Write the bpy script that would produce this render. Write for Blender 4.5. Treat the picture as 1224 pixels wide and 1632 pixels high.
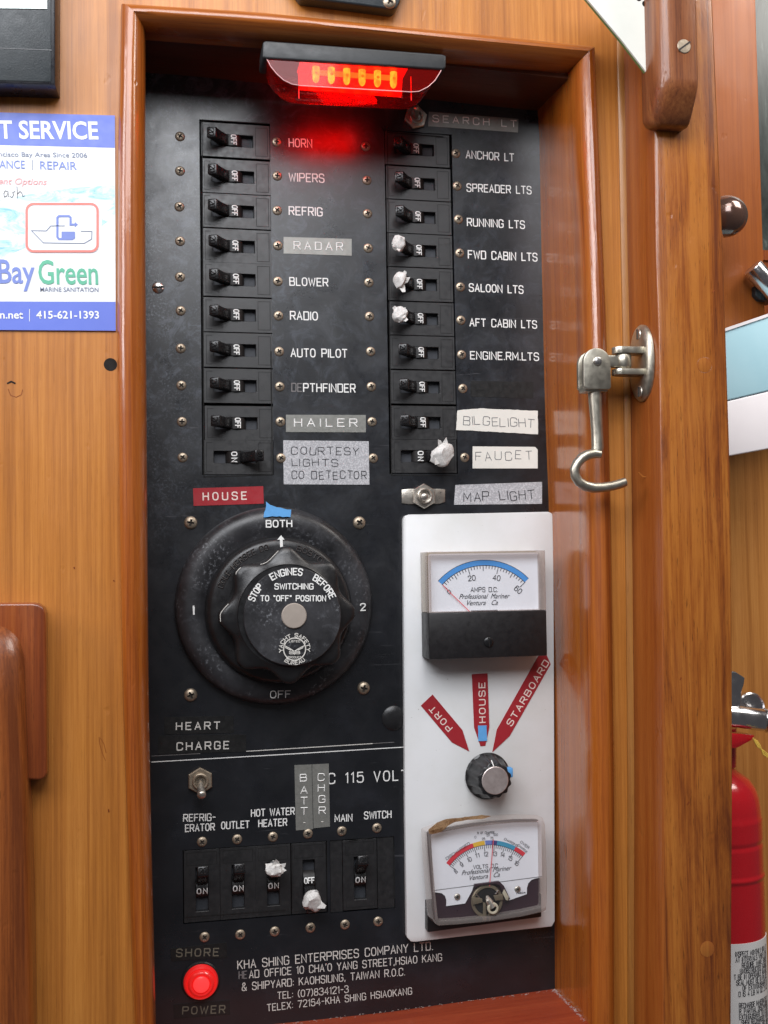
import bpy, bmesh, math, random
from mathutils import Vector, Matrix, noise
random.seed(7)
S = bpy.context.scene
COL = S.collection
for _o in list(bpy.data.objects): bpy.data.objects.remove(_o)

# ------------------------------------------------------------------ camera
FPX, YAW, PITCH, ROLL = 1800.0, math.radians(11.971), math.radians(2.500), math.radians(-0.889)
CAMP = Vector((0.0, -0.80, 0.0))
_fw = Vector((math.sin(YAW)*math.cos(PITCH), math.cos(YAW)*math.cos(PITCH), math.sin(PITCH)))
_rt = Vector((math.cos(YAW), -math.sin(YAW), 0)); _up = _rt.cross(_fw)
R2 = math.cos(ROLL)*_rt + math.sin(ROLL)*_up; U2 = -math.sin(ROLL)*_rt + math.cos(ROLL)*_up
cam = bpy.data.cameras.new('camera'); co = bpy.data.objects.new('camera', cam); COL.objects.link(co)
co.matrix_world = Matrix(((R2.x, U2.x, -_fw.x, CAMP.x), (R2.y, U2.y, -_fw.y, CAMP.y), (R2.z, U2.z, -_fw.z, CAMP.z), (0, 0, 0, 1)))
cam.sensor_fit = 'VERTICAL'; cam.sensor_height = 36.0; cam.sensor_width = 27.0
cam.lens = 36.0*FPX/1632.0; cam.clip_start = 0.02; cam.clip_end = 50
S.camera = co
# ------------------------------------------------------------------ light
w = bpy.data.worlds.new('World'); S.world = w; w.use_nodes = True
w.node_tree.nodes['Background'].inputs[0].default_value = (0.93, 0.90, 0.95, 1)
w.node_tree.nodes['Background'].inputs[1].default_value = 0.075
def area(name, loc, target, sx, sy, power, color):
    l = bpy.data.lights.new(name, 'AREA'); l.shape = 'RECTANGLE'; l.size = sx; l.size_y = sy; l.energy = power; l.color = color
    o = bpy.data.objects.new(name, l); COL.objects.link(o); o.location = loc
    o.rotation_euler = (Vector(target)-Vector(loc)).to_track_quat('-Z', 'Y').to_euler(); return o
area('cabin_window_light', (-0.30, -1.02, 0.88), (0.08, 0, 0.24), 1.35, 0.66, 23.5, (0.94, 0.96, 1.0))
area('side_window_light', (-1.25, -0.50, 0.62), (0.30, -0.07, 0.18), 0.45, 0.60, 10, (1.0, 0.96, 0.97))
area('overhead_light', (0.25, -0.95, 1.35), (0.25, 0, 0.2), 0.6, 0.5, 7, (1.0, 0.95, 0.93))  # overhead lamp in front of the panel, source unseen
area('aft_window_light', (0.95, -0.35, 0.9), (0.75, 0.3, 0.1), 0.5, 0.5, 9, (1.0, 0.96, 0.9))
S.view_settings.view_transform = 'Standard'; S.view_settings.look = 'None'
S.view_settings.exposure = 0.0; S.view_settings.gamma = 1.0; S.view_settings.use_curve_mapping = False

def at(px, py, Y=0.0):
    d = _fw*FPX + R2*(px-612.0) + U2*(816.0-py)
    t = (Y-CAMP.y)/d.y
    return CAMP + d*t
def lerp(a, b, t): return a+(b-a)*t
def interp(tab, y):
    if y <= tab[0][0]:
        a, b = tab[0], tab[1]
    elif y >= tab[-1][0]:
        a, b = tab[-2], tab[-1]
    else:
        for a, b in zip(tab, tab[1:]):
            if a[0] <= y <= b[0]: break
    return a[1]+(b[1]-a[1])*(y-a[0])/(b[0]-a[0])

# ------------------------------------------------------------------ materials
MATS = {}
class N:
    def __init__(s, name):
        m = bpy.data.materials.new(name); m.use_nodes = True; s.m = m; s.t = m.node_tree; s.b = s.t.nodes['Principled BSDF']; MATS[name] = m
    def n(s, typ, **k):
        nd = s.t.nodes.new(typ)
        for a, v in k.items():
            if a.startswith('i_'):
                key = a[2:]
                key = int(key) if key.isdigit() else key
                nd.inputs[key].default_value = v
            else: setattr(nd, a, v)
        return nd
    def l(s, a, b): s.t.links.new(a, b)
    def coords(s, scale=(1, 1, 1), rnd=False):
        tc = s.n('ShaderNodeTexCoord'); mp = s.n('ShaderNodeMapping'); mp.inputs['Scale'].default_value = scale
        s.l(tc.outputs['Object'], mp.inputs['Vector'])
        if rnd:
            oi = s.n('ShaderNodeObjectInfo'); mu = s.n('ShaderNodeMath', operation='MULTIPLY'); mu.inputs[1].default_value = 37.0
            s.l(oi.outputs['Random'], mu.inputs[0]); cb = s.n('ShaderNodeCombineXYZ')
            for i in range(3): s.l(mu.outputs[0], cb.inputs[i])
            s.l(cb.outputs[0], mp.inputs['Location'])
        return mp.outputs[0]
    def noise(s, vec, scale, detail=4, rough=0.55, dist=0.0):
        nd = s.n('ShaderNodeTexNoise'); nd.inputs['Scale'].default_value = scale; nd.inputs['Detail'].default_value = detail
        nd.inputs['Roughness'].default_value = rough; nd.inputs['Distortion'].default_value = dist
        s.l(vec, nd.inputs['Vector']); return nd.outputs['Fac']
    def ramp(s, fac, stops, interp='LINEAR'):
        r = s.n('ShaderNodeValToRGB'); e = r.color_ramp.elements; r.color_ramp.interpolation = interp
        while len(e) < len(stops): e.new(0.5)
        for el, (p, c) in zip(e, stops):
            el.position = p; el.color = tuple(c)+(1,) if not isinstance(c, (int, float)) else (c, c, c, 1)
        s.l(fac, r.inputs[0]); return r.outputs[0]
    def mix(s, fac, a, b, typ='MIX'):
        m = s.n('ShaderNodeMix', data_type='RGBA', blend_type=typ)
        for sock, v in ((m.inputs[0], fac), (m.inputs[6], a), (m.inputs[7], b)):
            if hasattr(v, 'node'): s.l(v, sock)
            elif isinstance(v, (int, float)): sock.default_value = v if sock == m.inputs[0] else (v, v, v, 1)
            else: sock.default_value = tuple(v)+(1,)
        return m.outputs[2]
    def math(s, op, a, b):
        m = s.n('ShaderNodeMath', operation=op)
        for i, v in enumerate((a, b)):
            if hasattr(v, 'node'): s.l(v, m.inputs[i])
            else: m.inputs[i].default_value = v
        return m.outputs[0]
    def maprange(s, v, a, b, c, d):
        m = s.n('ShaderNodeMapRange'); s.l(v, m.inputs[0])
        for i, x in enumerate((a, b, c, d)): m.inputs[i+1].default_value = x
        return m.outputs[0]
    def bump(s, h, strength, dist=0.001):
        b = s.n('ShaderNodeBump'); b.inputs['Strength'].default_value = strength; b.inputs['Distance'].default_value = dist
        s.l(h, b.inputs['Height']); s.l(b.outputs[0], s.b.inputs['Normal'])
    def base(s, c):
        if hasattr(c, 'node'): s.l(c, s.b.inputs['Base Color'])
        else: s.b.inputs['Base Color'].default_value = tuple(c)+(1,)
    def rough(s, r):
        if hasattr(r, 'node'): s.l(r, s.b.inputs['Roughness'])
        else: s.b.inputs['Roughness'].default_value = r
    def set(s, **k):
        for a, v in k.items(): s.b.inputs[a.replace('_', ' ')].default_value = v

def wood(name, dark, mid, light, axis='Z', rough=0.3, coat=0.5, coat_rough=0.12, streak=1.0, pores=0.5, bumpk=0.25, seed=0.0, figure=0.0):
    n = N(name)
    def sc(a, b):  # a across the grain, b along
        return {'Z': (a, a, b), 'X': (b, a, a), 'Y': (a, b, a)}[axis]
    tc = n.n('ShaderNodeTexCoord'); mp0 = n.n('ShaderNodeMapping'); mp0.inputs['Location'].default_value = (seed, seed*1.7, seed*0.3)
    n.l(tc.outputs['Object'], mp0.inputs['Vector'])
    def mp(s):
        m = n.n('ShaderNodeMapping'); m.inputs['Scale'].default_value = s; n.l(mp0.outputs[0], m.inputs['Vector']); return m.outputs[0]
    big = n.noise(mp(sc(16, 0.9)), 1.0, 3, 0.5, 0.4)
    mid_ = n.noise(mp(sc(120, 1.6)), 1.0, 4, 0.65, 0.2)
    fine = n.noise(mp(sc(480, 7)), 1.0, 4, 0.7)
    vf = n.noise(mp(sc(1000, 22)), 1.0, 3, 0.7)
    pore = n.noise(mp(sc(1300, 70)), 1.0, 3, 0.7)
    a = n.math('MULTIPLY', big, 0.28); b = n.math('MULTIPLY', mid_, 0.32*streak); c = n.math('MULTIPLY', fine, 0.24)
    f = n.math('ADD', n.math('ADD', n.math('ADD', a, b), c), n.math('MULTIPLY', vf, 0.16))
    if figure:
        fg = n.noise(mp(sc(60, 6)), 1.0, 6, 0.72, 0.8); f = n.math('ADD', f, n.math('MULTIPLY', n.math('SUBTRACT', fg, 0.5), figure))
    col = n.ramp(f, [(0.41, dark), (0.50, mid), (0.60, light)])
    pm = n.ramp(pore, [(0.30, pores), (0.40, 0.0)])
    col = n.mix(pm, col, tuple(x*0.42 for x in dark))
    # blotches of age
    bl = n.noise(mp(sc(10, 6)), 1.0, 5, 0.65)
    col = n.mix(n.ramp(bl, [(0.56, 0.0), (0.80, 0.30)]), col, tuple(x*0.55 for x in dark))
    n.base(col)
    n.rough(n.maprange(n.noise(mp(sc(30, 12)), 1.0, 4, 0.6), 0.3, 0.7, rough-0.06, rough+0.10))
    n.set(Coat_Weight=coat, Coat_Roughness=coat_rough, Specular_IOR_Level=0.4)
    h = n.math('ADD', n.math('MULTIPLY', fine, 0.4), n.math('MULTIPLY', pore, 0.6))
    b1 = n.n('ShaderNodeBump'); b1.inputs['Strength'].default_value = 0.55; b1.inputs['Distance'].default_value = 0.0012
    lowf = n.noise(mp(sc(45, 22)), 1.0, 5, 0.55)
    ding = n.ramp(n.noise(mp(sc(110, 60)), 1.0, 2, 0.5), [(0.20, 0.0), (0.30, 1.0)])
    n.l(n.math('ADD', n.math('MULTIPLY', lowf, 0.6), n.math('MULTIPLY', ding, 0.35)), b1.inputs['Height'])
    b2 = n.n('ShaderNodeBump'); b2.inputs['Strength'].default_value = bumpk; b2.inputs['Distance'].default_value = 0.0004
    n.l(h, b2.inputs['Height']); n.l(b1.outputs[0], b2.inputs['Normal']); n.l(b2.outputs[0], n.b.inputs['Normal']); n.l(b2.outputs[0], n.b.inputs['Coat Normal'])
    return n.m
wood('veneer', (0.32, 0.108, 0.017), (0.44, 0.160, 0.026), (0.55, 0.222, 0.042), rough=0.42, coat=0.25, coat_rough=0.28, pores=0.22, figure=0.0)
wood('varnished_teak', (0.19, 0.040, 0.005), (0.32, 0.083, 0.010), (0.41, 0.125, 0.017), rough=0.30, coat=0.8, coat_rough=0.10, seed=3.1, pores=0.35)
wood('varnished_teak_across', (0.20, 0.045, 0.006), (0.33, 0.092, 0.012), (0.42, 0.135, 0.02), axis='X', rough=0.30, coat=0.8, coat_rough=0.14, seed=5.2, pores=0.35)
wood('reveal_wood', (0.22, 0.050, 0.006), (0.33, 0.088, 0.010), (0.42, 0.130, 0.017), rough=0.22, coat=0.8, coat_rough=0.10, seed=8.3, pores=0.3, bumpk=0.08)
wood('shaded_ceiling_wood', (0.055, 0.013, 0.005), (0.085, 0.019, 0.006), (0.115, 0.028, 0.008), axis='X', rough=0.35, coat=0.4, seed=9.3)  # colour darkened to carry the shade under the recess top
wood('sill_wood', (0.22, 0.028, 0.010), (0.28, 0.042, 0.014), (0.34, 0.060, 0.02), axis='X', rough=0.38, coat=0.35, coat_rough=0.2, seed=2.3)
wood('post_wood', (0.125, 0.028, 0.006), (0.260, 0.072, 0.010), (0.38, 0.130, 0.020), rough=0.34, coat=0.6, coat_rough=0.16, seed=11.7, pores=0.75, figure=0.50)
wood('post_side_wood', (0.155, 0.034, 0.007), (0.245, 0.060, 0.010), (0.31, 0.092, 0.016), rough=0.34, coat=0.5, coat_rough=0.18, seed=21.7, pores=0.4)
wood('edge_strip_wood', (0.25, 0.090, 0.018), (0.33, 0.13, 0.027), (0.41, 0.18, 0.042), rough=0.4, coat=0.3, coat_rough=0.25, seed=15.0)
wood('rail_teak', (0.14, 0.034, 0.008), (0.24, 0.064, 0.013), (0.33, 0.105, 0.024), rough=0.32, coat=0.6, coat_rough=0.18, seed=35.0, pores=0.6, figure=0.3)
wood('dark_teak', (0.13, 0.026, 0.007), (0.21, 0.046, 0.010), (0.29, 0.076, 0.016), rough=0.30, coat=0.6, coat_rough=0.15, seed=31.0)
wood('block_teak', (0.12, 0.034, 0.012), (0.20, 0.062, 0.020), (0.28, 0.10, 0.032), rough=0.36, coat=0.5, coat_rough=0.18, seed=41.0, figure=0.5, pores=0.8)
wood('orange_board', (0.25, 0.060, 0.008), (0.31, 0.080, 0.010), (0.36, 0.100, 0.014), rough=0.5, coat=0.08, seed=51.0, pores=0.15)
wood('far_wood', (0.34, 0.125, 0.025), (0.46, 0.185, 0.042), (0.56, 0.25, 0.065), rough=0.38, coat=0.4, seed=61.0, pores=0.25)
wood('plug_wood', (0.22, 0.062, 0.012), (0.29, 0.088, 0.017), (0.34, 0.12, 0.022), rough=0.35, coat=0.5, seed=71.0)

def plain(name, c, rough=0.5, metal=0.0, coat=0.0, bump=0.0, var=0.15, scale=60, spec=0.5, rnd=False):
    n = N(name); v = n.coords(rnd=rnd)
    f = n.noise(v, scale, 5, 0.6)
    n.base(n.mix(f, tuple(x*(1-var) for x in c), tuple(min(1, x*(1+var)) for x in c)))
    g = n.noise(v, scale*2.3, 4, 0.6)
    n.rough(n.maprange(g, 0.3, 0.7, max(0.02, rough-0.08), min(1, rough+0.10)))
    n.set(Metallic=metal, Coat_Weight=coat, Specular_IOR_Level=spec)
    if bump: n.bump(n.noise(v, scale*12, 3, 0.6), bump, 0.0003)
    return n.m

# black panel: phenolic sheet with scuffs, corrosion bloom down the left edge and pale dust
n = N('panel_black'); v = n.coords()
f = n.noise(v, 26, 6, 0.62)
col = n.ramp(f, [(0.30, (0.005, 0.006, 0.008)), (0.55, (0.009, 0.010, 0.013)), (0.78, (0.018, 0.020, 0.026))])
sep = n.n('ShaderNodeSeparateXYZ'); n.l(v, sep.inputs[0])
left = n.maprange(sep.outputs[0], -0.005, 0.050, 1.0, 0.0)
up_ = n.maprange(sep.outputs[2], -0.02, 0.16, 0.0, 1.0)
sp = n.ramp(n.noise(v, 620, 3, 0.7), [(0.50, 0.0), (0.66, 1.0)])
patch = n.ramp(n.noise(v, 48, 5, 0.7), [(0.42, 0.0), (0.60, 1.0)])
m_ = n.math('MULTIPLY', n.math('MULTIPLY', left, up_), n.math('MULTIPLY', sp, patch))
col = n.mix(n.math('MULTIPLY', m_, 0.85), col, (0.24, 0.28, 0.33))
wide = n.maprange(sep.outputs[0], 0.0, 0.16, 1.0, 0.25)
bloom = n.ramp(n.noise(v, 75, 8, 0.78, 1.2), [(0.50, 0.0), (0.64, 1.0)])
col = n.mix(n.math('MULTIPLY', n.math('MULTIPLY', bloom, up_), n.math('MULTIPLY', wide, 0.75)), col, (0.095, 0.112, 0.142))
scuff = n.ramp(n.noise(n.coords((14, 1, 260)), 1.0, 5, 0.75, 0.6), [(0.62, 0.0), (0.70, 0.7)])
col = n.mix(n.math('MULTIPLY', scuff, n.ramp(n.noise(v, 20, 3, 0.6), [(0.50, 0.0), (0.6, 1.0)])), col, (0.11, 0.11, 0.12))
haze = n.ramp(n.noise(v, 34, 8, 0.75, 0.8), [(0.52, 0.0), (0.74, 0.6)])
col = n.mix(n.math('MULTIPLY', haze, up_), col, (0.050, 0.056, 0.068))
dust = n.ramp(n.noise(v, 900, 2, 0.5), [(0.745, 0.0), (0.77, 1.0)])
col = n.mix(n.math('MULTIPLY', dust, 0.5), col, (0.30, 0.28, 0.27))
n.base(col)
n.rough(n.maprange(n.noise(v, 33, 8, 0.72, 0.5), 0.3, 0.7, 0.24, 0.40))
n.set(Specular_IOR_Level=0.80, Coat_Weight=0.0)
n.bump(n.noise(v, 300, 4, 0.6), 0.10, 0.0003)

plain('breaker_black', (0.012, 0.012, 0.013), 0.42, var=0.5, scale=120, rnd=True, bump=0.1, spec=0.8)
plain('toggle_black', (0.009, 0.009, 0.010), 0.26, var=0.3, scale=200, rnd=True)
plain('barrel_black', (0.010, 0.009, 0.009), 0.5, rnd=True)
plain('slot_dark', (0.035, 0.038, 0.046), 0.6, var=0.4, scale=200)
plain('gap_black', (0.003, 0.003, 0.003), 0.8)
plain('print_white', (0.80, 0.80, 0.78), 0.6, var=0.12, scale=350)
plain('print_worn', (0.17, 0.16, 0.16), 0.7, var=0.5, scale=500)
plain('print_dim', (0.13, 0.12, 0.09), 0.6, var=0.4, scale=400)
plain('print_grey', (0.62, 0.60, 0.56), 0.6, var=0.3, scale=350)
plain('old_brass', (0.40, 0.33, 0.25), 0.42, metal=0.8, var=0.45, scale=500, rnd=True, bump=0.15)
plain('screw_dirt', (0.030, 0.024, 0.020), 0.8)
plain('bright_steel', (0.70, 0.68, 0.66), 0.26, metal=1.0, var=0.12, scale=300)
plain('nickel', (0.56, 0.52, 0.46), 0.34, metal=0.9, var=0.25, scale=160, bump=0.2)
plain('bronze_nickel', (0.46, 0.43, 0.36), 0.36, metal=0.92, var=0.25, scale=130, bump=0.25)
plain('dull_cap', (0.36, 0.31, 0.27), 0.5, metal=0.2, var=0.1, scale=200)
plain('silver_tape', (0.27, 0.27, 0.25), 0.42, metal=0.5, var=0.25, scale=220, rnd=True, bump=0.1)
plain('silver_emboss', (0.85, 0.85, 0.82), 0.5, metal=0.1, var=0.2, scale=300)
plain('tape_worn', (0.10, 0.10, 0.09), 0.5, metal=0.3, var=0.6, scale=120, rnd=True)
n = N('foil_tape'); v = n.coords(); f = n.noise(v, 900, 3, 0.7); g = n.noise(v, 45, 4, 0.6)
n.base(n.mix(n.ramp(f, [(0.45, 0.0), (0.62, 1.0)]), (0.36, 0.36, 0.38), (0.56, 0.56, 0.58))); n.rough(n.maprange(g, 0.3, 0.7, 0.4, 0.7)); n.bump(f, 0.3, 0.0003)
plain('masking_tape', (0.74, 0.72, 0.66), 0.7, var=0.08, scale=150, bump=0.25)
plain('ink', (0.035, 0.035, 0.040), 0.6, var=0.4, scale=700)
plain('ink_soft', (0.12, 0.12, 0.13), 0.6, var=0.4, scale=700)
plain('red_tape', (0.34, 0.022, 0.030), 0.36, var=0.08, scale=80)
plain('red_tape_print', (0.80, 0.66, 0.60), 0.55, var=0.12, scale=500)
plain('black_tape', (0.011, 0.011, 0.011), 0.40, var=0.4, scale=120)
plain('blue_tape', (0.11, 0.36, 0.72), 0.7, var=0.12, scale=250, bump=0.3)
n = N('paper_wad'); v = n.coords(); f = n.noise(v, 420, 5, 0.7, 2.0); n.base(n.ramp(f, [(0.34, (0.46, 0.44, 0.41)), (0.5, (0.64, 0.62, 0.60)), (0.62, (0.72, 0.71, 0.69))])); n.rough(0.8); n.bump(f, 0.5, 0.0005)
n = N('white_plastic'); v = n.coords(); f = n.noise(v, 14, 5, 0.6); g = n.noise(v, 700, 2, 0.5)
col = n.mix(n.ramp(f, [(0.40, 0.0), (0.85, 1.0)]), (0.73, 0.74, 0.75), (0.60, 0.60, 0.57))
col = n.mix(n.math('MULTIPLY', n.ramp(g, [(0.76, 0.0), (0.79, 1.0)]), 0.6), col, (0.22, 0.18, 0.14)); n.base(col); n.rough(0.33); n.set(Subsurface_Weight=0.0); n.bump(n.noise(v, 90, 4, 0.6), 0.08, 0.0004)
plain('dial_white', (0.80, 0.81, 0.86), 0.55, var=0.02)
plain('dial_ink', (0.03, 0.03, 0.04), 0.6)
plain('dial_blue', (0.07, 0.30, 0.72), 0.5)
plain('dial_red', (0.66, 0.04, 0.06), 0.5)
plain('dial_yellow', (0.75, 0.46, 0.05), 0.5)
plain('dial_teal', (0.06, 0.32, 0.50), 0.5)
plain('dial_indigo', (0.06, 0.06, 0.22), 0.5)
plain('needle_red', (0.75, 0.10, 0.12), 0.5)
plain('meter_black', (0.010, 0.009, 0.010), 0.45, var=0.5, scale=90, bump=0.1)
plain('meter_purple', (0.035, 0.018, 0.026), 0.35)
plain('old_plastic', (0.46, 0.42, 0.32), 0.5, var=0.2, scale=150)
plain('knob_black', (0.012, 0.012, 0.013), 0.34, var=0.6, scale=90, bump=0.2)
n = N('switch_black'); v = n.coords(); f = n.noise(v, 40, 6, 0.65); g = n.ramp(n.noise(v, 420, 3, 0.7), [(0.54, 0.0), (0.68, 1.0)]); p = n.ramp(n.noise(v, 30, 3, 0.6), [(0.5, 0.0), (0.66, 1.0)])
col = n.ramp(f, [(0.3, (0.010, 0.010, 0.011)), (0.75, (0.040, 0.040, 0.045))]); col = n.mix(n.math('MULTIPLY', n.math('MULTIPLY', g, p), 0.75), col, (0.24, 0.25, 0.27)); col = n.mix(n.ramp(n.noise(v, 85, 8, 0.75, 0.8), [(0.54, 0.0), (0.68, 0.6)]), col, (0.075, 0.078, 0.088))
n.base(col); n.rough(n.maprange(f, 0.3, 0.7, 0.30, 0.48)); n.bump(n.noise(v, 500, 3, 0.6), 0.15, 0.0003)
plain('emboss_black', (0.030, 0.026, 0.026), 0.4)
plain('lamp_black', (0.020, 0.022, 0.024), 0.45, bump=0.15)
plain('box_black', (0.022, 0.028, 0.032), 0.40, var=0.4, scale=70, bump=0.35)
plain('box_edge', (0.012, 0.012, 0.016), 0.3)
plain('screen_glass', (0.55, 0.66, 0.64), 0.25, coat=1.0)
plain('card_white', (0.76, 0.78, 0.80), 0.4, var=0.02)
plain('card_blue', (0.115, 0.17, 0.60), 0.4, var=0.03)
plain('card_logo_blue', (0.16, 0.22, 0.55), 0.4, var=0.03)
plain('card_green', (0.10, 0.42, 0.27), 0.4, var=0.03)
plain('card_red', (0.74, 0.20, 0.17), 0.4, var=0.03)
plain('card_pink', (0.80, 0.36, 0.36), 0.4, var=0.03)
plain('card_grey', (0.16, 0.19, 0.28), 0.4, var=0.03)
n = N('card_water'); v = n.coords((1, 1, 2.2)); f = n.noise(v, 42, 6, 0.68, 1.6)
n.base(n.ramp(f, [(0.36, (0.20, 0.46, 0.68)), (0.5, (0.50, 0.74, 0.84)), (0.62, (0.84, 0.90, 0.93))])); n.rough(0.4)
plain('hole_dark', (0.006, 0.004, 0.003), 0.9)
n = N('white_metal'); v = n.coords((1, 1, 1)); f = n.noise(v, 60, 4, 0.6); n.base(n.mix(f, (0.66, 0.68, 0.62), (0.75, 0.76, 0.70))); n.rough(0.4)
plain('green_edge', (0.16, 0.24, 0.08), 0.5)
plain('brown_knob', (0.14, 0.075, 0.055), 0.18, metal=0.5, coat=1.0)
n = N('window_dark'); v = n.coords((1, 1, 0.3)); f = n.noise(v, 30, 5, 0.7, 1.0)
n.base(n.ramp(f, [(0.35, (0.012, 0.016, 0.014)), (0.58, (0.045, 0.055, 0.050)), (0.76, (0.22, 0.25, 0.24))])); n.rough(0.25)  # pale streaks in the colour stand for reflections in the glass
n = N('pale_blue_vinyl'); v = n.coords(); f = n.noise(v, 22, 4, 0.6); n.base(n.mix(f, (0.36, 0.62, 0.72), (0.50, 0.74, 0.82))); n.rough(0.4)
plain('vinyl_white', (0.86, 0.82, 0.84), 0.45, var=0.03)
plain('red_paint', (0.46, 0.008, 0.014), 0.24, coat=0.6, var=0.06)
plain('label_white', (0.70, 0.69, 0.68), 0.5, var=0.05)
plain('chrome', (0.72, 0.71, 0.72), 0.20, metal=1.0)
plain('yellow_cord', (0.72, 0.48, 0.08), 0.6)
plain('lint', (0.42, 0.36, 0.34), 0.9, var=0.3, scale=900)
def clear(name, tcol, dcol, dmix, ior):
    n = N(name); t = n.t; tr = n.n('ShaderNodeBsdfTransparent'); tr.inputs[0].default_value = tcol+(1,)
    gl = n.n('ShaderNodeBsdfGlossy'); gl.inputs[0].default_value = (1, 1, 1, 1); gl.inputs[1].default_value = 0.07
    df = n.n('ShaderNodeBsdfDiffuse'); df.inputs[0].default_value = dcol+(1,)
    lw = n.n('ShaderNodeLayerWeight'); lw.inputs[0].default_value = 0.5
    fr_ = n.math('MULTIPLY', n.math('POWER', lw.outputs['Facing'], 4.0), ior-1.0); fr_ = n.math('ADD', fr_, 0.035)
    m1 = n.n('ShaderNodeMixShader'); m1.inputs[0].default_value = dmix
    if name == 'yellow_stain':
        v_ = n.coords(); n.l(n.ramp(n.noise(v_, 130, 5, 0.7), [(0.36, 0.15), (0.62, 0.95)]), m1.inputs[0]); n.l(n.ramp(n.noise(v_, 60, 4, 0.6), [(0.4, (0.20, 0.10, 0.05)), (0.62, (0.42, 0.27, 0.15))]), df.inputs[0])
    if 1:
        pass
    n.l(tr.outputs[0], m1.inputs[1]); n.l(df.outputs[0], m1.inputs[2])
    m2 = n.n('ShaderNodeMixShader'); n.l(fr_, m2.inputs[0]); n.l(m1.outputs[0], m2.inputs[1]); n.l(gl.outputs[0], m2.inputs[2])
    n.l(m2.outputs[0], t.nodes['Material Output'].inputs[0])
clear('clear_plastic', (0.97, 0.97, 0.97), (0.6, 0.6, 0.6), 0.02, 1.35)
clear('yellow_stain', (0.85, 0.70, 0.52), (0.33, 0.19, 0.09), 0.6, 1.5)
clear('clear_edge', (0.86, 0.82, 0.80), (0.60, 0.53, 0.50), 0.22, 1.5)
# red lens: thin tinted acrylic
n = N('red_lens'); t = n.t; tr = n.n('ShaderNodeBsdfTransparent'); tr.inputs[0].default_value = (0.82, 0.12, 0.08, 1)
gl = n.n('ShaderNodeBsdfGlossy'); gl.inputs[0].default_value = (1, 0.85, 0.85, 1); gl.inputs[1].default_value = 0.08
df = n.n('ShaderNodeBsdfDiffuse'); df.inputs[0].default_value = (0.55, 0.012, 0.010, 1)
lw = n.n('ShaderNodeLayerWeight'); lw.inputs[0].default_value = 0.25
m1 = n.n('ShaderNodeMixShader'); m1.inputs[0].default_value = 0.16; n.l(tr.outputs[0], m1.inputs[1]); n.l(df.outputs[0], m1.inputs[2])
m2 = n.n('ShaderNodeMixShader'); n.l(lw.outputs['Fresnel'], m2.inputs[0]); n.l(m1.outputs[0], m2.inputs[1]); n.l(gl.outputs[0], m2.inputs[2])
n.l(m2.outputs[0], t.nodes['Material Output'].inputs[0])
def emis(name, c, e, base=(0.5, 0.1, 0.05)):
    n = N(name); n.base(base); n.rough(0.3); n.set(Emission_Strength=e); n.b.inputs['Emission Color'].default_value = tuple(c)+(1,); return n.m
emis('led_glow', (1.0, 0.33, 0.03), 12.0)
emis('led_halo', (1.0, 0.20, 0.02), 7.0)  # orange glow for the halo round the LEDs
emis('led_core', (1.0, 0.30, 0.02), 6.0)
plain('lens_highlight', (0.75, 0.42, 0.42), 0.2, coat=1.0)  # pale colour for highlights drawn on the lamp lens
emis('led_board', (1.0, 0.010, 0.008), 0.9, (0.6, 0.02, 0.02))  # board emits red itself, standing for LED light falling on it
emis('pilot_red', (1.0, 0.015, 0.012), 0.42, (0.55, 0.015, 0.015)); MATS['pilot_red'].node_tree.nodes['Principled BSDF'].inputs['Coat Weight'].default_value = 1.0
emis('pilot_core', (1.0, 0.05, 0.05), 0.8, (0.6, 0.03, 0.03))

for nm_ in ('led_glow',):
    nn = MATS[nm_].node_tree; bs0 = nn.nodes['Principled BSDF']; tc_ = nn.nodes.new('ShaderNodeTexCoord'); nz = nn.nodes.new('ShaderNodeTexNoise'); nz.inputs['Scale'].default_value = 260; nz.inputs['Detail'].default_value = 2
    mr = nn.nodes.new('ShaderNodeMapRange'); mr.inputs[1].default_value = 0.38; mr.inputs[2].default_value = 0.62; mr.inputs[3].default_value = 8.0; mr.inputs[4].default_value = 16.0
    nn.links.new(tc_.outputs['Object'], nz.inputs['Vector']); nn.links.new(nz.outputs['Fac'], mr.inputs[0]); nn.links.new(mr.outputs[0], bs0.inputs['Emission Strength'])

# ------------------------------------------------------------------ builders
def tag(o, label=None, cat=None, group=None, kind=None):
    if label: o['label'] = label
    if cat: o['category'] = cat
    if group: o['group'] = group
    if kind: o['kind'] = kind
    return o
def thing(name, label, cat, loc=(0, 0, 0), group=None, kind=None):
    o = bpy.data.objects.new(name, None); o.empty_display_size = 0.01; COL.objects.link(o); o.location = Vector(loc)
    return tag(o, label, cat, group, kind)
def finish(bm, bevel=0.0, seg=2, ang=30, smooth=True):
    bmesh.ops.remove_doubles(bm, verts=bm.verts, dist=1e-6)
    bmesh.ops.recalc_face_normals(bm, faces=bm.faces)
    if bevel:
        es = [e for e in bm.edges if len(e.link_faces) == 2 and e.calc_face_angle(0) > math.radians(ang)]
        bmesh.ops.bevel(bm, geom=es, offset=bevel, segments=seg, affect='EDGES', profile=0.5, clamp_overlap=True)
def obj(name, bm, mat, parent=None, bevel=0.0, seg=2, smooth=True, ang=32, kind=None, local=False, recalc=True):
    if recalc: finish(bm, bevel, seg)
    me = bpy.data.meshes.new(name); bm.to_mesh(me); bm.free()
    for m in (mat if isinstance(mat, (list, tuple)) else [mat]): me.materials.append(MATS[m])
    if smooth:
        for p in me.polygons: p.use_smooth = True
        me.set_sharp_from_angle(angle=math.radians(ang))
    o = bpy.data.objects.new(name, me); COL.objects.link(o)
    if parent:
        o.parent = parent
        if not local:
            l = world_loc(parent); o.matrix_parent_inverse = Matrix.Translation(-l)
    if kind: o['kind'] = kind
    return o
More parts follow.
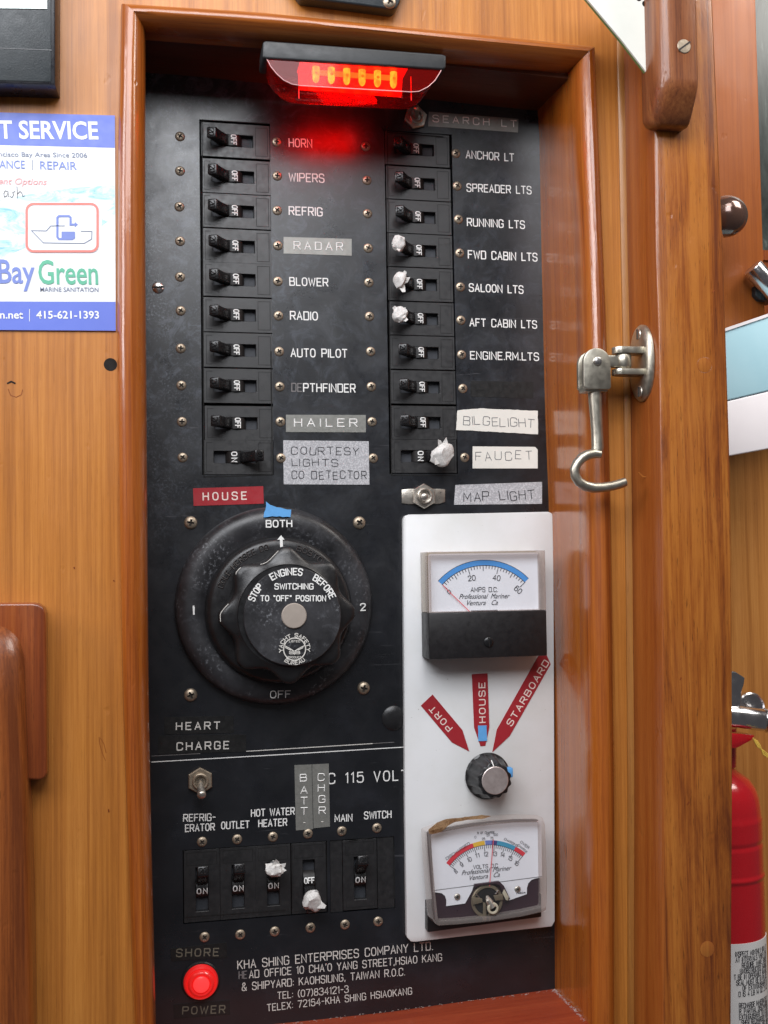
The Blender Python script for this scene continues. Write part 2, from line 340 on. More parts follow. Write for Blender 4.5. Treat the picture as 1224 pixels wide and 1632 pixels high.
def world_loc(o):
    l = Vector((0, 0, 0))
    while o: 
        l += o.location
        if o.parent: l += o.matrix_parent_inverse.translation
        o = o.parent
    return l
def copy_tree(o, parent=None):
    c = o.copy(); COL.objects.link(c)
    if parent: c.parent = parent
    for ch in [x for x in o.children]: copy_tree(ch, c)
    return c
def NB(): return bmesh.new()
def box(bm, x0, x1, y0, y1, z0, z1, mi=0):
    vs = [bm.verts.new(p) for p in ((x0, y0, z0), (x1, y0, z0), (x1, y1, z0), (x0, y1, z0), (x0, y0, z1), (x1, y0, z1), (x1, y1, z1), (x0, y1, z1))]
    for f in ((0, 1, 2, 3), (4, 7, 6, 5), (0, 4, 5, 1), (1, 5, 6, 2), (2, 6, 7, 3), (3, 7, 4, 0)):
        bm.faces.new([vs[i] for i in f]).material_index = mi
    return vs
def hexa(bm, a, b):
    va = [bm.verts.new(p) for p in a]; vb = [bm.verts.new(p) for p in b]; k = len(a)
    bm.faces.new(va[::-1]); bm.faces.new(vb)
    for i in range(k): bm.faces.new((va[i], va[(i+1) % k], vb[(i+1) % k], vb[i]))
def prism(bm, pts, y0, y1, mi=0):
    """pts: list of (x,z); from y0 (front, smaller) to y1"""
    a = [bm.verts.new((x, y0, z)) for x, z in pts]; b = [bm.verts.new((x, y1, z)) for x, z in pts]; k = len(pts)
    f = bm.faces.new(a); f.material_index = mi; bm.faces.new(b[::-1]).material_index = mi
    for i in range(k): bm.faces.new((a[(i+1) % k], a[i], b[i], b[(i+1) % k])).material_index = mi
def pprism(bm, pxs, Y0, Y1, Yp=None):
    """prism from photo outline on plane Yp (default front Y0)"""
    pts = [at(x, y, Y0 if Yp is None else Yp) for x, y in pxs]
    prism(bm, [(p.x, p.z) for p in pts], Y0, Y1)
def lathe(bm, c, prof, seg=48, cap=True, a0=0.0, mi=0):
    """prof: (r, h) with h toward the viewer (-Y)"""
    rings = []
    for r, h in prof:
        if r < 1e-7: rings.append([bm.verts.new((c[0], c[1]-h, c[2]))])
        else: rings.append([bm.verts.new((c[0]+r*math.cos(a0+2*math.pi*i/seg), c[1]-h, c[2]+r*math.sin(a0+2*math.pi*i/seg))) for i in range(seg)])
    for A, B in zip(rings, rings[1:]):
        for i in range(seg):
            j = (i+1) % seg
            if len(A) == 1 and len(B) == 1: continue
            if len(B) == 1: f = bm.faces.new((A[i], A[j], B[0]))
            elif len(A) == 1: f = bm.faces.new((A[0], B[j], B[i]))
            else: f = bm.faces.new((A[i], A[j], B[j], B[i]))
            f.material_index = mi
def tube(bm, pts, rad, seg=16, caps=True):
    pts = [Vector(p) for p in pts]; n_ = len(pts)
    rs = rad if isinstance(rad, (list, tuple)) else [rad]*n_
    T = []
    for i in range(n_):
        a = pts[max(0, i-1)]; b = pts[min(n_-1, i+1)]; T.append((b-a).normalized())
    up = Vector((0, 1, 0)) if abs(T[0].y) < 0.9 else Vector((1, 0, 0))
    nrm = (up-T[0]*up.dot(T[0])).normalized(); rings = []
    for i in range(n_):
        nrm = (nrm-T[i]*nrm.dot(T[i])).normalized(); bi = T[i].cross(nrm)
        rings.append([bm.verts.new(pts[i]+(nrm*math.cos(2*math.pi*k/seg)+bi*math.sin(2*math.pi*k/seg))*rs[i]) for k in range(seg)])
    for A, B in zip(rings, rings[1:]):
        for k in range(seg): bm.faces.new((A[k], A[(k+1) % seg], B[(k+1) % seg], B[k]))
    if caps: bm.faces.new(rings[0][::-1]); bm.faces.new(rings[-1])
def loft(bm, secs, closed=False, caps=True):
    rs = [[bm.verts.new(p) for p in s] for s in secs]; k = len(secs[0])
    for A, B in zip(rs, rs[1:]):
        for i in range(k if closed else k-1):
            j = (i+1) % k; bm.faces.new((A[i], A[j], B[j], B[i]))
    if closed and caps: bm.faces.new(rs[0][::-1]); bm.faces.new(rs[-1])
def holed(bm, x0, x1, z0, z1, holes, yf, yb, extra=0):
    """sheet with rectangular holes, front yf, back yb"""
    xs = sorted({x0, x1, *[h[0] for h in holes], *[h[1] for h in holes]}); zs = sorted({z0, z1, *[h[2] for h in holes], *[h[3] for h in holes]})
    V = {}
    def vv(i, j, y):
        k = (i, j, y)
        if k not in V: V[k] = bm.verts.new((xs[i], y, zs[j]))
        return V[k]
    solid = {}
    for i in range(len(xs)-1):
        for j in range(len(zs)-1):
            cx = (xs[i]+xs[i+1])/2; cz = (zs[j]+zs[j+1])/2
            solid[i, j] = not any(h[0] < cx < h[1] and h[2] < cz < h[3] for h in holes)
    for (i, j), s in solid.items():
        if not s: continue
        bm.faces.new((vv(i, j, yf), vv(i+1, j, yf), vv(i+1, j+1, yf), vv(i, j+1, yf)))
        bm.faces.new((vv(i, j, yb), vv(i, j+1, yb), vv(i+1, j+1, yb), vv(i+1, j, yb)))
        for di, dj, a, b in ((-1, 0, (i, j), (i, j+1)), (1, 0, (i+1, j+1), (i+1, j)), (0, -1, (i+1, j), (i, j)), (0, 1, (i, j+1), (i+1, j+1))):
            if not solid.get((i+di, j+dj), False):
                bm.faces.new((vv(a[0], a[1], yf), vv(a[0], a[1], yb), vv(b[0], b[1], yb), vv(b[0], b[1], yf)))
def rrect(x0, x1, z0, z1, r, seg=5):
    out = []
    for cx, cz, a in ((x1-r, z1-r, 0), (x0+r, z1-r, 90), (x0+r, z0+r, 180), (x1-r, z0+r, 270)):
        for k in range(seg+1):
            t = math.radians(a+90*k/seg); out.append((cx+r*math.cos(t), cz+r*math.sin(t)))
    return out

# ------------------------------------------------------------------ engraving font: single strokes on a 4 x 6 grid
O_ = ('c', [(0, 1.4), (0, 4.6), (.9, 6), (3.1, 6), (4, 4.6), (4, 1.4), (3.1, 0), (.9, 0)])
G = {
'A': (4, [[(0, 0), (2, 6), (4, 0)], [(.7, 2), (3.3, 2)]]),
'B': (4, [[(0, 0), (0, 6), (2.4, 6)], ('s', [(2.4, 6), (3.7, 6), (3.7, 3.2), (2.4, 3.2)]), [(0, 3.2), (2.4, 3.2)], ('s', [(2.4, 3.2), (4, 3.2), (4, 0), (2.4, 0)]), [(0, 0), (2.4, 0)]]),
'C': (4, [('s', [(4, 4.4), (3.8, 6), (.2, 6.2), (0, 4.4), (0, 1.6), (.2, -.2), (3.8, 0), (4, 1.6)])]),
'D': (4, [[(0, 0), (0, 6), (2, 6)], ('s', [(2, 6), (4, 6), (4, 4), (4, 2), (4, 0), (2, 0)]), [(2, 0), (0, 0)]]),
'E': (3.6, [[(3.6, 0), (0, 0), (0, 6), (3.6, 6)], [(0, 3.1), (3, 3.1)]]),
'F': (3.6, [[(0, 0), (0, 6), (3.6, 6)], [(0, 3.1), (3, 3.1)]]),
'G': (4, [('s', [(3.9, 4.6), (3.7, 6), (.2, 6.2), (0, 4.4), (0, 1.6), (.2, -.2), (3.9, 0), (4, 1.4)]), [(4, 1.4), (4, 2.8), (2.3, 2.8)]]),
'H': (4, [[(0, 0), (0, 6)], [(4, 0), (4, 6)], [(0, 3.1), (4, 3.1)]]),
'I': (0.1, [[(0.05, 0), (0.05, 6)]]),
'J': (3, [('s', [(0, 1.4), (.1, 0), (2.9, 0), (3, 1.6)]), [(3, 1.6), (3, 6)]]),
'K': (4, [[(0, 0), (0, 6)], [(3.8, 6), (0, 2.3)], [(1.4, 3.6), (4, 0)]]),
'L': (3.3, [[(0, 6), (0, 0), (3.3, 0)]]),
'M': (4.6, [[(0, 0), (0, 6), (2.3, 1.6), (4.6, 6), (4.6, 0)]]),
'N': (4, [[(0, 0), (0, 6), (4, 0), (4, 6)]]),
'O': (4, [O_]),
'P': (4, [[(0, 0), (0, 6), (2.3, 6)], ('s', [(2.3, 6), (4, 6), (4, 2.9), (2.3, 2.9)]), [(2.3, 2.9), (0, 2.9)]]),
'Q': (4, [O_, [(2.4, 1.6), (4.2, -.3)]]),
'R': (4, [[(0, 0), (0, 6), (2.3, 6)], ('s', [(2.3, 6), (4, 6), (4, 2.9), (2.3, 2.9)]), [(2.3, 2.9), (0, 2.9)], [(2.1, 2.9), (4, 0)]]),
'S': (4, [('s', [(3.9, 4.8), (3.6, 6.1), (.2, 6.2), (-.1, 3.5), (2, 3.1), (4.1, 2.7), (3.9, -.2), (.3, -.1), (0, 1.3)])]),
'T': (4, [[(0, 6), (4, 6)], [(2, 6), (2, 0)]]),
'U': (4, [[(0, 6), (0, 1.8)], ('s', [(0, 1.8), (.1, -.1), (3.9, -.1), (4, 1.8)]), [(4, 1.8), (4, 6)]]),
'V': (4, [[(0, 6), (2, 0), (4, 6)]]),
'W': (5.4, [[(0, 6), (1.3, 0), (2.7, 5), (4.1, 0), (5.4, 6)]]),
'X': (4, [[(0, 0), (4, 6)], [(0, 6), (4, 0)]]),
'Y': (4, [[(0, 6), (2, 2.9), (4, 6)], [(2, 2.9), (2, 0)]]),
'Z': (4, [[(0, 6), (4, 6), (0, 0), (4, 0)]]),
'0': (4, [O_]),
'1': (1.4, [[(0, 4.9), (1.2, 6), (1.2, 0)]]),
'2': (4, [('s', [(.1, 4.6), (.2, 6.1), (3.9, 6.2), (4, 3.8), (2, 2.2), (0, 0)]), [(0, 0), (4, 0)]]),
'3': (4, [('s', [(.1, 4.9), (.3, 6.1), (3.8, 6.2), (3.8, 3.3), (1.7, 3.2)]), ('s', [(1.7, 3.2), (4.1, 3.1), (4.1, -.1), (.3, -.1), (0, 1.2)])]),
'4': (4, [[(3, 0), (3, 6), (0, 1.8), (4, 1.8)]]),
'5': (4, [[(3.7, 6), (.4, 6), (.2, 3.3)], ('s', [(.2, 3.3), (1, 3.9), (4, 4.1), (4.1, -.1), (.4, -.1), (0, 1.1)])]),
'6': (4, [('s', [(3.6, 5.2), (3.3, 6.1), (.2, 6.1), (0, 3.5), (0, 1.8), (.1, -.1), (3.9, -.1), (4.1, 3.5), (.4, 3.9), (0, 1.8)])]),
'7': (4, [[(0, 6), (4, 6), (1.5, 0)]]),
'8': (4, [('c', [(1.2, 3.2), (.2, 4), (.3, 6), (3.7, 6), (3.8, 4), (2.8, 3.2)]), ('c', [(1.2, 3.2), (0, 2.4), (.1, 0), (3.9, 0), (4, 2.4), (2.8, 3.2)])]),
'9': (4, [('s', [(.4, .8), (.7, -.1), (3.8, -.1), (4, 2.5), (4, 4.2), (3.9, 6.1), (.1, 6.1), (-.1, 2.5), (3.6, 2.1), (4, 4.2)])]),
'.': (0.3, [[(0, 0.05), (0.3, 0.05)]]),
',': (0.6, [[(0.5, 0.5), (0.1, -.7)]]),
':': (0.3, [[(0, 0.8), (0.3, 0.8)], [(0, 3.8), (0.3, 3.8)]]),
'-': (2.6, [[(0.1, 3), (2.5, 3)]]),
"'": (0.5, [[(0.4, 6.2), (0.1, 4.9)]]),
'"': (1.6, [[(0.2, 6.2), (0.2, 4.9)], [(1.4, 6.2), (1.4, 4.9)]]),
'(': (1.4, [('s', [(1.4, 6.4), (0, 4.4), (0, 1.6), (1.4, -.4)])]),
')': (1.4, [('s', [(0, 6.4), (1.4, 4.4), (1.4, 1.6), (0, -.4)])]),
'&': (4.4, [('s', [(4.4, 0), (.6, 4), (.8, 6.2), (3, 6.2), (3, 4.2), (0, 2.8), (0, -.1), (3.2, -.2), (4.2, 2.4)])]),
'%': (4.4, [[(0, 0), (4.4, 6)], ('c', [(0, 4.2), (0, 6), (1.6, 6), (1.6, 4.2)]), ('c', [(2.8, 0), (2.8, 1.8), (4.4, 1.8), (4.4, 0)])]),
' ': (2.6, []),
}
def chaikin(p, closed, it=2):
    for _ in range(it):
        q = []; k = len(p)
        rng = range(k if closed else k-1)
        if not closed: q.append(p[0])
        for i in rng:
            a, b = p[i], p[(i+1) % k]
            q += [(a[0]*.75+b[0]*.25, a[1]*.75+b[1]*.25), (a[0]*.25+b[0]*.75, a[1]*.25+b[1]*.75)]
        if not closed: q.append(p[-1])
        p = q
    return p
def layout(s, gap=1.7):
    """list of (polyline, closed) in grid units plus total width"""
    out = []; x = 0.0
    for ch in s:
        wd, st = G[ch]
        for g in st:
            if isinstance(g, tuple): pts = chaikin(g[1], g[0] == 'c'); cl = g[0] == 'c'
            else: pts = g; cl = False
            out.append(([(x+a, b) for a, b in pts], cl, x, wd))
        x += wd+gap
    return out, x-gap
def ribbon(bm, pts, closed, hw, mapf, ridge=0.0):
    """flat stroke of half width hw through 2-D points pts (metres), mapped to 3-D by mapf(a,b,h)"""
    P = []
    for p in pts:
        v_ = Vector(p)
        if not P or (v_-P[-1]).length > 1e-7: P.append(v_)
    if closed and (P[0]-P[-1]).length < 1e-7: P.pop()
    k = len(P)
    if k < 2: return
    if not closed:
        d0 = (P[1]-P[0]).normalized(); d1 = (P[-1]-P[-2]).normalized(); P[0] = P[0]-d0*hw*.55; P[-1] = P[-1]+d1*hw*.55
    rows = []
    for i in range(k):
        a = P[i-1] if (i > 0 or closed) else None; b = P[(i+1) % k] if (i < k-1 or closed) else None
        d = []
        if a is not None: d.append((P[i]-a).normalized())
        if b is not None: d.append((b-P[i]).normalized())
        if len(d) == 2:
            t_ = d[0]+d[1]
            t_ = t_.normalized() if t_.length > 1e-6 else d[0]
            m_ = 1/max(0.5, t_.dot(d[0]))
        else: t_ = d[0]; m_ = 1
        nn = Vector((-t_.y, t_.x))*hw*m_
        L, R_ = P[i]+nn, P[i]-nn
        if ridge: rows.append([bm.verts.new(mapf(L.x, L.y, 0)), bm.verts.new(mapf(P[i].x, P[i].y, ridge)), bm.verts.new(mapf(R_.x, R_.y, 0))])
        else: rows.append([bm.verts.new(mapf(L.x, L.y, 0)), bm.verts.new(mapf(R_.x, R_.y, 0))])
    for i in range(k if closed else k-1):
        A, B = rows[i], rows[(i+1) % k]
        for c in range(len(A)-1): bm.faces.new((A[c], A[c+1], B[c+1], B[c]))
def flatmap(o, u, v, nrm):
    return lambda a, b, h: o+u*a+v*b+nrm*h
LIFT = 0.00018
def stext(s, p0, p1, hpx, Y, mat, parent, name='lettering', weight=0.13, gap=1.7, jitter=0.0, ridge=0.0, lift=LIFT, split=None, slant=0.0):
    """engraved text: baseline from photo point p0 to p1 on plane Y, cap height in photo pixels"""
    A = at(p0[0], p0[1], Y-lift); B = at(p1[0], p1[1], Y-lift); U = (B-A); W = U.length; U = U/W
    V_ = _cross_up(U)
    dx_, dy_ = p1[0]-p0[0], p1[1]-p0[1]; dl_ = math.hypot(dx_, dy_)
    H = (at(p0[0]+dy_/dl_*hpx, p0[1]-dx_/dl_*hpx, Y)-at(p0[0], p0[1], Y)).length*(1-weight*0.7)
    L, tw = layout(s, gap); sx = W/tw; sy = H/6.0
    bm = NB(); rnd = random.Random(hash_(s))
    last = None; dx = dy = rot = 0; kk = 0
    for pts, cl, x0, wd in L:
        kk += 1
        if jitter and x0 != last:
            dx, dy, rot = rnd.uniform(-.35, .35)*jitter, rnd.uniform(-.5, .5)*jitter, rnd.uniform(-.10, .10)*jitter; last = x0
        q2 = []
        for a, b in pts:
            if jitter:
                a += rnd.uniform(-.12, .12)*jitter; b += rnd.uniform(-.12, .12)*jitter
                cx = x0+wd/2; a, b = cx+(a-cx)*math.cos(rot)-(b-3)*math.sin(rot)+dx, 3+(a-cx)*math.sin(rot)+(b-3)*math.cos(rot)+dy
            q2.append(((a+slant*b)*sx, b*sy))
        ribbon(bm, q2, cl, H*weight/2, flatmap(A-Vector((0, 4e-6*(kk % 5), 0)), U, V_, Vector((0, -1, 0))), ridge)
    return obj(name, bm, mat, parent, recalc=bool(ridge), smooth=False)
def _cross_up(U):  # the 'up' of text reading along U, seen from the front (-Y)
    return Vector((-U.z, 0, U.x))
def hash_(s): return sum((i+1)*ord(c) for i, c in enumerate(s))
def arctext(s, c, r, a0, a1, H, mat, parent, name='lettering', weight=0.14, gap=1.7, inward=False, ridge=0.0):
    """text round centre c (3-D), baseline radius r, from angle a0 to a1 (degrees)"""
    L, tw = layout(s, gap); bm = NB(); sy = H/6
    def mp(a, b, h):
        t = math.radians(a0+(a1-a0)*a/tw); rr = r-b*sy if inward else r+b*sy
        return Vector((c[0]+rr*math.cos(t), c[1]-LIFT-h, c[2]+rr*math.sin(t)))
    k = abs(math.radians(a1-a0))*r/tw
    kk = 0
    for pts, cl, x0, wd in L:
        kk += 1
        # ribbon in near-metric units, then mapped
        q = [(a*k, b*sy) for a, b in pts]
        ribbon(bm, q, cl, H*weight/2, lambda a, b, h: mp(a/k, b/sy, h+4e-6*(kk % 5)), ridge)
    return obj(name, bm, mat, parent, recalc=bool(ridge), smooth=False)
def btext(s, p0, p1, hpx, Y, mat, parent, name='lettering', bold=0.0, shear=0.0, lift=LIFT, spacing=1.0):
    """typeset text from Blender's own font, fitted to a baseline between two photo points; hpx = height of the ink box"""
    cu = bpy.data.curves.new('t', 'FONT'); cu.body = s; cu.size = 1; cu.offset = bold; cu.shear = shear; cu.space_character = spacing; cu.resolution_u = 3
    to = bpy.data.objects.new('t', cu); COL.objects.link(to); dg = bpy.context.evaluated_depsgraph_get()
    me = bpy.data.meshes.new_from_object(to.evaluated_get(dg)); bpy.data.objects.remove(to)
    xs = [v_.co.x for v_ in me.vertices]; x0, x1 = min(xs), max(xs)
    cap = 0.70
    A = at(p0[0], p0[1], Y-lift); B = at(p1[0], p1[1], Y-lift); U = (B-A); W = U.length; U /= W; V_ = _cross_up(U)
    H = (at(p0[0], p0[1]-hpx, Y)-at(p0[0], p0[1], Y)).length
    for v_ in me.vertices:
        a = (v_.co.x-x0)/(x1-x0)*W; b = v_.co.y/cap*H; v_.co = A+U*a+V_*b
    me.materials.clear(); me.materials.append(MATS[mat]); me.name = name
    o = bpy.data.objects.new(name, me); COL.objects.link(o)
    if parent: o.parent = parent; o.matrix_parent_inverse = Matrix.Translation(-world_loc(parent))
    return o
def strokes(name, lines, Y, wpx, mat, parent, lift=LIFT, closed=False, ridge=0.0):
    """drawn lines: photo polylines on plane Y, width in photo px"""
    bm = NB(); hw = (at(612+wpx, 816, Y)-at(612, 816, Y)).length/2
    for ln in lines:
        pts = [at(x, y, Y) for x, y in ln]
        ribbon(bm, [(p.x, p.z) for p in pts], closed, hw, lambda a, b, h: Vector((a, Y-lift-h, b)), ridge)
    for f in bm.faces: f.normal_update()
    return obj(name, bm, mat, parent, recalc=False, smooth=False)
def sheet(name, pxs, Y, mat, parent=None, th=0.0002, lift=0.0, jag=0.0, bevel=0.0):
    bm = NB(); pts = [at(x, y, Y-th-lift) for x, y in pxs]
    if jag:
        q = []
        for i, p in enumerate(pts):
            a = p; b = pts[(i+1) % len(pts)]; k = max(1, int((b-a).length/0.0022))
            for j in range(k):
                m_ = a.lerp(b, j/k); q.append(Vector((m_.x+random.uniform(-jag, jag), m_.y, m_.z+random.uniform(-jag, jag))))
        pts = q
    prism(bm, [(p.x, p.z) for p in pts], Y-th-lift, Y-lift if lift else Y-0.00002)
    return obj(name, bm, mat, parent, smooth=False, bevel=bevel)

# ================================================================== THE SETTING
YW = -0.065            # face of the cabin wall
YS = -0.106            # face of the door post
PC = {'tl': at(236, 112), 'tr': at(859, 178), 'br': at(884, 1573), 'bl': at(244, 1620)}
ZT = (at(300, 122).z+at(857, 176).z)/2; ZB = (at(560, 1620).z+at(880, 1577).z)/2
XR = at(874, 812).x; XL = at(226, 816, YW).x
LT_O = [(13, 193), (250, 188), (550, 187), (816, 190), (1100, 195), (1400, 205), (1640, 214)]
LT_I = [(46, 232), (400, 232), (550, 233), (816, 235), (1100, 237), (1360, 242), (1640, 249)]
TT_U = [(193, 13), (409, 26), (580, 44.5), (756, 61), (942, 81)]
TT_L = [(232, 46), (418, 60), (580, 71), (713, 86), (917, 103)]
RT_O = [(81, 943), (250, 950), (400, 956), (540, 962), (840, 969), (1240, 974), (1640, 974)]
RT_I = [(103, 917), (250, 922), (400, 929), (560, 934), (840, 937), (1240, 941), (1640, 943)]
PO_B = [(0, 990), (400, 998), (540, 1001), (840, 1005), (1240, 1009), (1640, 1009)]    # post meets wall
PO_F = [(0, 1041), (400, 1046), (540, 1051), (840, 1055), (1240, 1057), (1640, 1057)]  # post front left arris
PO_R = [(0, 1137), (400, 1154), (740, 1165), (960, 1168), (1240, 1169), (1640, 1167)]

# wall sheet with the opening of the recess
bm = NB()
xo0 = at(214, 816, YW).x; xo1 = at(952, 816, YW).x; zt = at(560, 56, YW).z
holed(bm, -0.62, at(1004, 816, YW).x, -0.75, 0.62, [(xo0, xo1, ZB-0.012, zt)], YW, YW+0.009)
wall = obj('wall', bm, 'veneer', smooth=False); tag(wall, 'honey coloured teak veneer wall with vertical grain round the panel recess', 'wall', kind='structure')
wall['kind'] = 'structure'
# drilled hole, plugged hole and knots in the veneer
def wall_disc(name, px, py, r, mat, label, cat, Y=YW):
    bm = NB(); c = at(px, py, Y); R_ = (at(px+r, py, Y)-at(px, py, Y)).length
    lathe(bm, (c.x, Y, c.z), [(R_*1.02, 0.0), (R_*1.0, 0.0002), (R_*.8, 0.00018), (0, 0.00015)], 24)
    return obj(name, bm, mat, wall, smooth=True)
wall_disc('drilled_hole', 176, 581, 10.5, 'hole_dark', '', '')
strokes('chip', [[(12, 611), (18, 608), (24, 611)]], YW, 2.4, 'hole_dark', wall)
strokes('plug_outline', [[(13, 620), (17, 630), (26, 633), (34, 629), (36, 621)]], YW, 0.8, 'dark_teak', wall)
strokes('scratch', [[(158, 1175), (159, 1186), (163, 1200), (168, 1212)], [(160, 1176), (166, 1186), (169, 1200)]], YW, 0.8, 'post_side_wood', wall)
for _l in [[(173, 1290), (173.5, 1294)], [(181, 925), (182, 926)], [(118, 904), (118.5, 906)]]: strokes('knot', [_l], YW, 1.8, 'dark_teak', wall)

# recess frame: rounded mouldings and inner boards
fr = thing('recess_frame', 'varnished orange teak frame with rounded mouldings round the black panel', 'frame', at(580, 1600, YW))
def bead(A, B, Yb, bulge, inner_back, k=14):
    """section from outer foot A to inner foot B with a rounded nose"""
    out = []
    for i in range(k+1):
        t = math.pi*i/k; c = (1-math.cos(t))/2; s_ = math.sin(t)**0.62
        p = A.lerp(B, c); out.append(Vector((p.x, Yb-bulge*s_+ (inner_back*max(0, c-0.5)*2)**1, p.z)))
    return out
def moulding(name, stations, mat, horizontal=False, n_=22):
    bm = NB(); secs = []
    for i in range(n_+1):
        A, B = stations(i/n_); s_ = bead(A, B, YW, 0.0125, 0.006); s_.append(Vector((B.x, YW+0.012, B.z))); s_.append(Vector((A.x, YW+0.004, A.z))); secs.append(s_)
    loft(bm, secs, closed=True); return obj(name, bm, mat, fr, ang=50)
def stl(t):
    y0, y1 = lerp(13, 1650, t), lerp(46, 1650, t); return at(interp(LT_O, y0), y0, YW), at(interp(LT_I, y1), y1, YW-0.004)
moulding('left_moulding', stl, 'varnished_teak')
def stt(t):
    x0, x1 = lerp(193, 942, t), lerp(232, 917, t); return at(x0, interp(TT_U, x0), YW), at(x1, interp(TT_L, x1), YW-0.004)
moulding('top_moulding', stt, 'varnished_teak_across', n_=20)
def str_(t):
    y0, y1 = lerp(81.5, 1650, t), lerp(103.5, 1650, t); return at(interp(RT_O, y0), y0, YW), at(interp(RT_I, y1), y1, YW-0.004)
moulding('right_moulding', str_, 'varnished_teak')
# reveals
PE = [(176, 857.5), (190, 859), (400, 863), (650, 868.5), (812, 875), (1100, 880), (1474, 884), (1573, 884.5), (1600, 885)]
bm = NB(); secs = []
for i in range(25):
    t = i/24; yb = lerp(150, 1700, t); yf = lerp(80, 1790, t)
    b0 = at(interp(PE, yb), yb, 0.0); f0 = at(interp(RT_I, yf)-1.0, yf, YW-0.001)
    z = b0.z; f0 = Vector((f0.x+0.0005, YW+0.001, z)); secs.append([Vector((b0.x, 0.004, z)), b0, f0, f0+Vector((0.012, 0, 0)), Vector((b0.x+0.012, 0.004, z))])
loft(bm, secs, closed=True); obj('side_board', bm, 'reveal_wood', fr, ang=40)
xa = at(225, 816, YW).x
bm = NB(); box(bm, xa-0.012, xa, YW+0.0102, 0.004, ZB-0.01, ZT+0.03); obj('side_board', bm, 'reveal_wood', fr, smooth=False)
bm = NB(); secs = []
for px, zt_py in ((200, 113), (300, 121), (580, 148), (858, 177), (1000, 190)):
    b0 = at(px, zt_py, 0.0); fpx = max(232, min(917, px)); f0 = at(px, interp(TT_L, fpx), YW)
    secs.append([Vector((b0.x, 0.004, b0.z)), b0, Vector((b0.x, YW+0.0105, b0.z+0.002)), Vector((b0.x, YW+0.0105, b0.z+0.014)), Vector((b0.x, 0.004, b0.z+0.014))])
loft(bm, secs, closed=True); obj('top_board', bm, 'shaded_ceiling_wood', fr, ang=40)
bm = NB(); secs = []
for px, py in ((200, 1655), (480, 1628), (620, 1613), (884, 1576), (905, 1573.5)):
    b0 = at(px, py, 0.0); secs.append([Vector((b0.x, 0.004, b0.z)), b0, Vector((b0.x, YW+0.0005, b0.z)), Vector((b0.x, YW+0.0005, b0.z-0.02)), Vector((b0.x, 0.004, b0.z-0.02))])
loft(bm, secs, closed=True); obj('sill', bm, 'sill_wood', fr, ang=40)
# lint along the sill edges
bm = NB(); rl = random.Random(4)
for i in range(260):
    if rl.random() < 0.5:
        px = rl.uniform(250, 884); p = at(px, lerp(1657, 1577, (px-250)/634), 0); p = Vector((p.x, -abs(rl.gauss(0, 0.002))-0.001, p.z+0.0002))
    else:
        t = rl.random()**1.4; p = Vector((XR+0.001*rl.random()-0.0012, -0.065*t-0.001, ZB+0.0006)); p = at(884, 1577, 0)+Vector((-abs(rl.gauss(0, 0.0008)), -0.06*t, 0.0003))
    a = rl.uniform(0, 6.28); L_ = rl.uniform(0.0004, 0.0022); d = Vector((math.cos(a), math.sin(a)*.6, rl.uniform(0, .3)))*L_
    tube(bm, [p, p+d*.5+Vector((0, 0, .0003)), p+d], 0.00011, 4)
obj('lint', bm, 'lint', fr, kind='stuff')
# door post with side face
post = thing('door_post', 'thick varnished teak door post with plugged screw holes right of the recess', 'door post', at(1100, 1640, YS))
bm = NB(); secs = []
for i in range(31):
    y = lerp(-60, 1700, i/30); b = at(interp(PO_B, y), y, YW); f = at(interp(PO_F, y), y, YS); r = at(interp(PO_R, y), y, YS)
    z = f.z; rb = 0.0022
    secs.append([Vector((b.x, YW, z)), Vector((f.x, YS+rb, z)), Vector((f.x+rb*.3, YS+rb*.3, z)), Vector((f.x+rb, YS, z)), Vector((r.x-rb, YS, z)), Vector((r.x-rb*.3, YS+rb*.3, z)), Vector((r.x, YS+rb, z)), Vector((r.x, YW+0.02, z)), Vector((b.x, YW+0.02, z))])
loft(bm, secs, closed=True)
me_o = obj('post_board', bm, ['post_wood', 'post_side_wood'], post, ang=60)
for p in me_o.data.polygons:
    if p.normal.x < -0.8: p.material_index = 1
for px, py, r in ((1122.8, 581.8, 11.5), (1127.4, 1512.5, 11)):
    bm = NB(); c = at(px, py, YS); lathe(bm, c, [(0.0051, -0.0002), (0.0051, 0.00006), (0.0049, 0.00010), (0, 0.00010)], 28); obj('plug', bm, 'post_wood' if py < 1000 else 'plug_wood', post)
    bm = NB(); lathe(bm, c, [(0.0054, 0.00003), (0.0053, 0.00007), (0.0052, 0.00003)], 28); obj('plug_ring', bm, 'dark_teak', post)
strokes('dent', [[(1018, 753), (1024, 759), (1033, 761), (1041, 760)]], YS+0.02, 2.0, 'plug_wood', post)
for _l in [[(1084, 1083), (1085, 1080)], [(1146, 794), (1147, 797)], [(1095, 1282), (1098, 1278)], [(1136, 466), (1138, 463)]]: strokes('knot', [_l], YS, 2.2, 'dark_teak', post)
# thin fillet where the wall meets the post
bm = NB(); secs = []
for i in range(13):
    y = lerp(-60, 1700, i/12); a = at(interp(PO_B, y)-9, y, YW); b = at(interp(PO_B, y)+1, y, YW); secs.append([Vector((a.x, YW+.001, a.z)), Vector((a.x, YW-.0012, a.z)), Vector((a.x+.001, YW-.002, a.z)), Vector((b.x, YW-.002, a.z)), Vector((b.x, YW+.001, a.z))])
loft(bm, secs, closed=True); fl = obj('corner_fillet', bm, 'edge_strip_wood', ang=40); tag(fl, 'thin pale wooden fillet in the corner between wall and door post', 'trim')

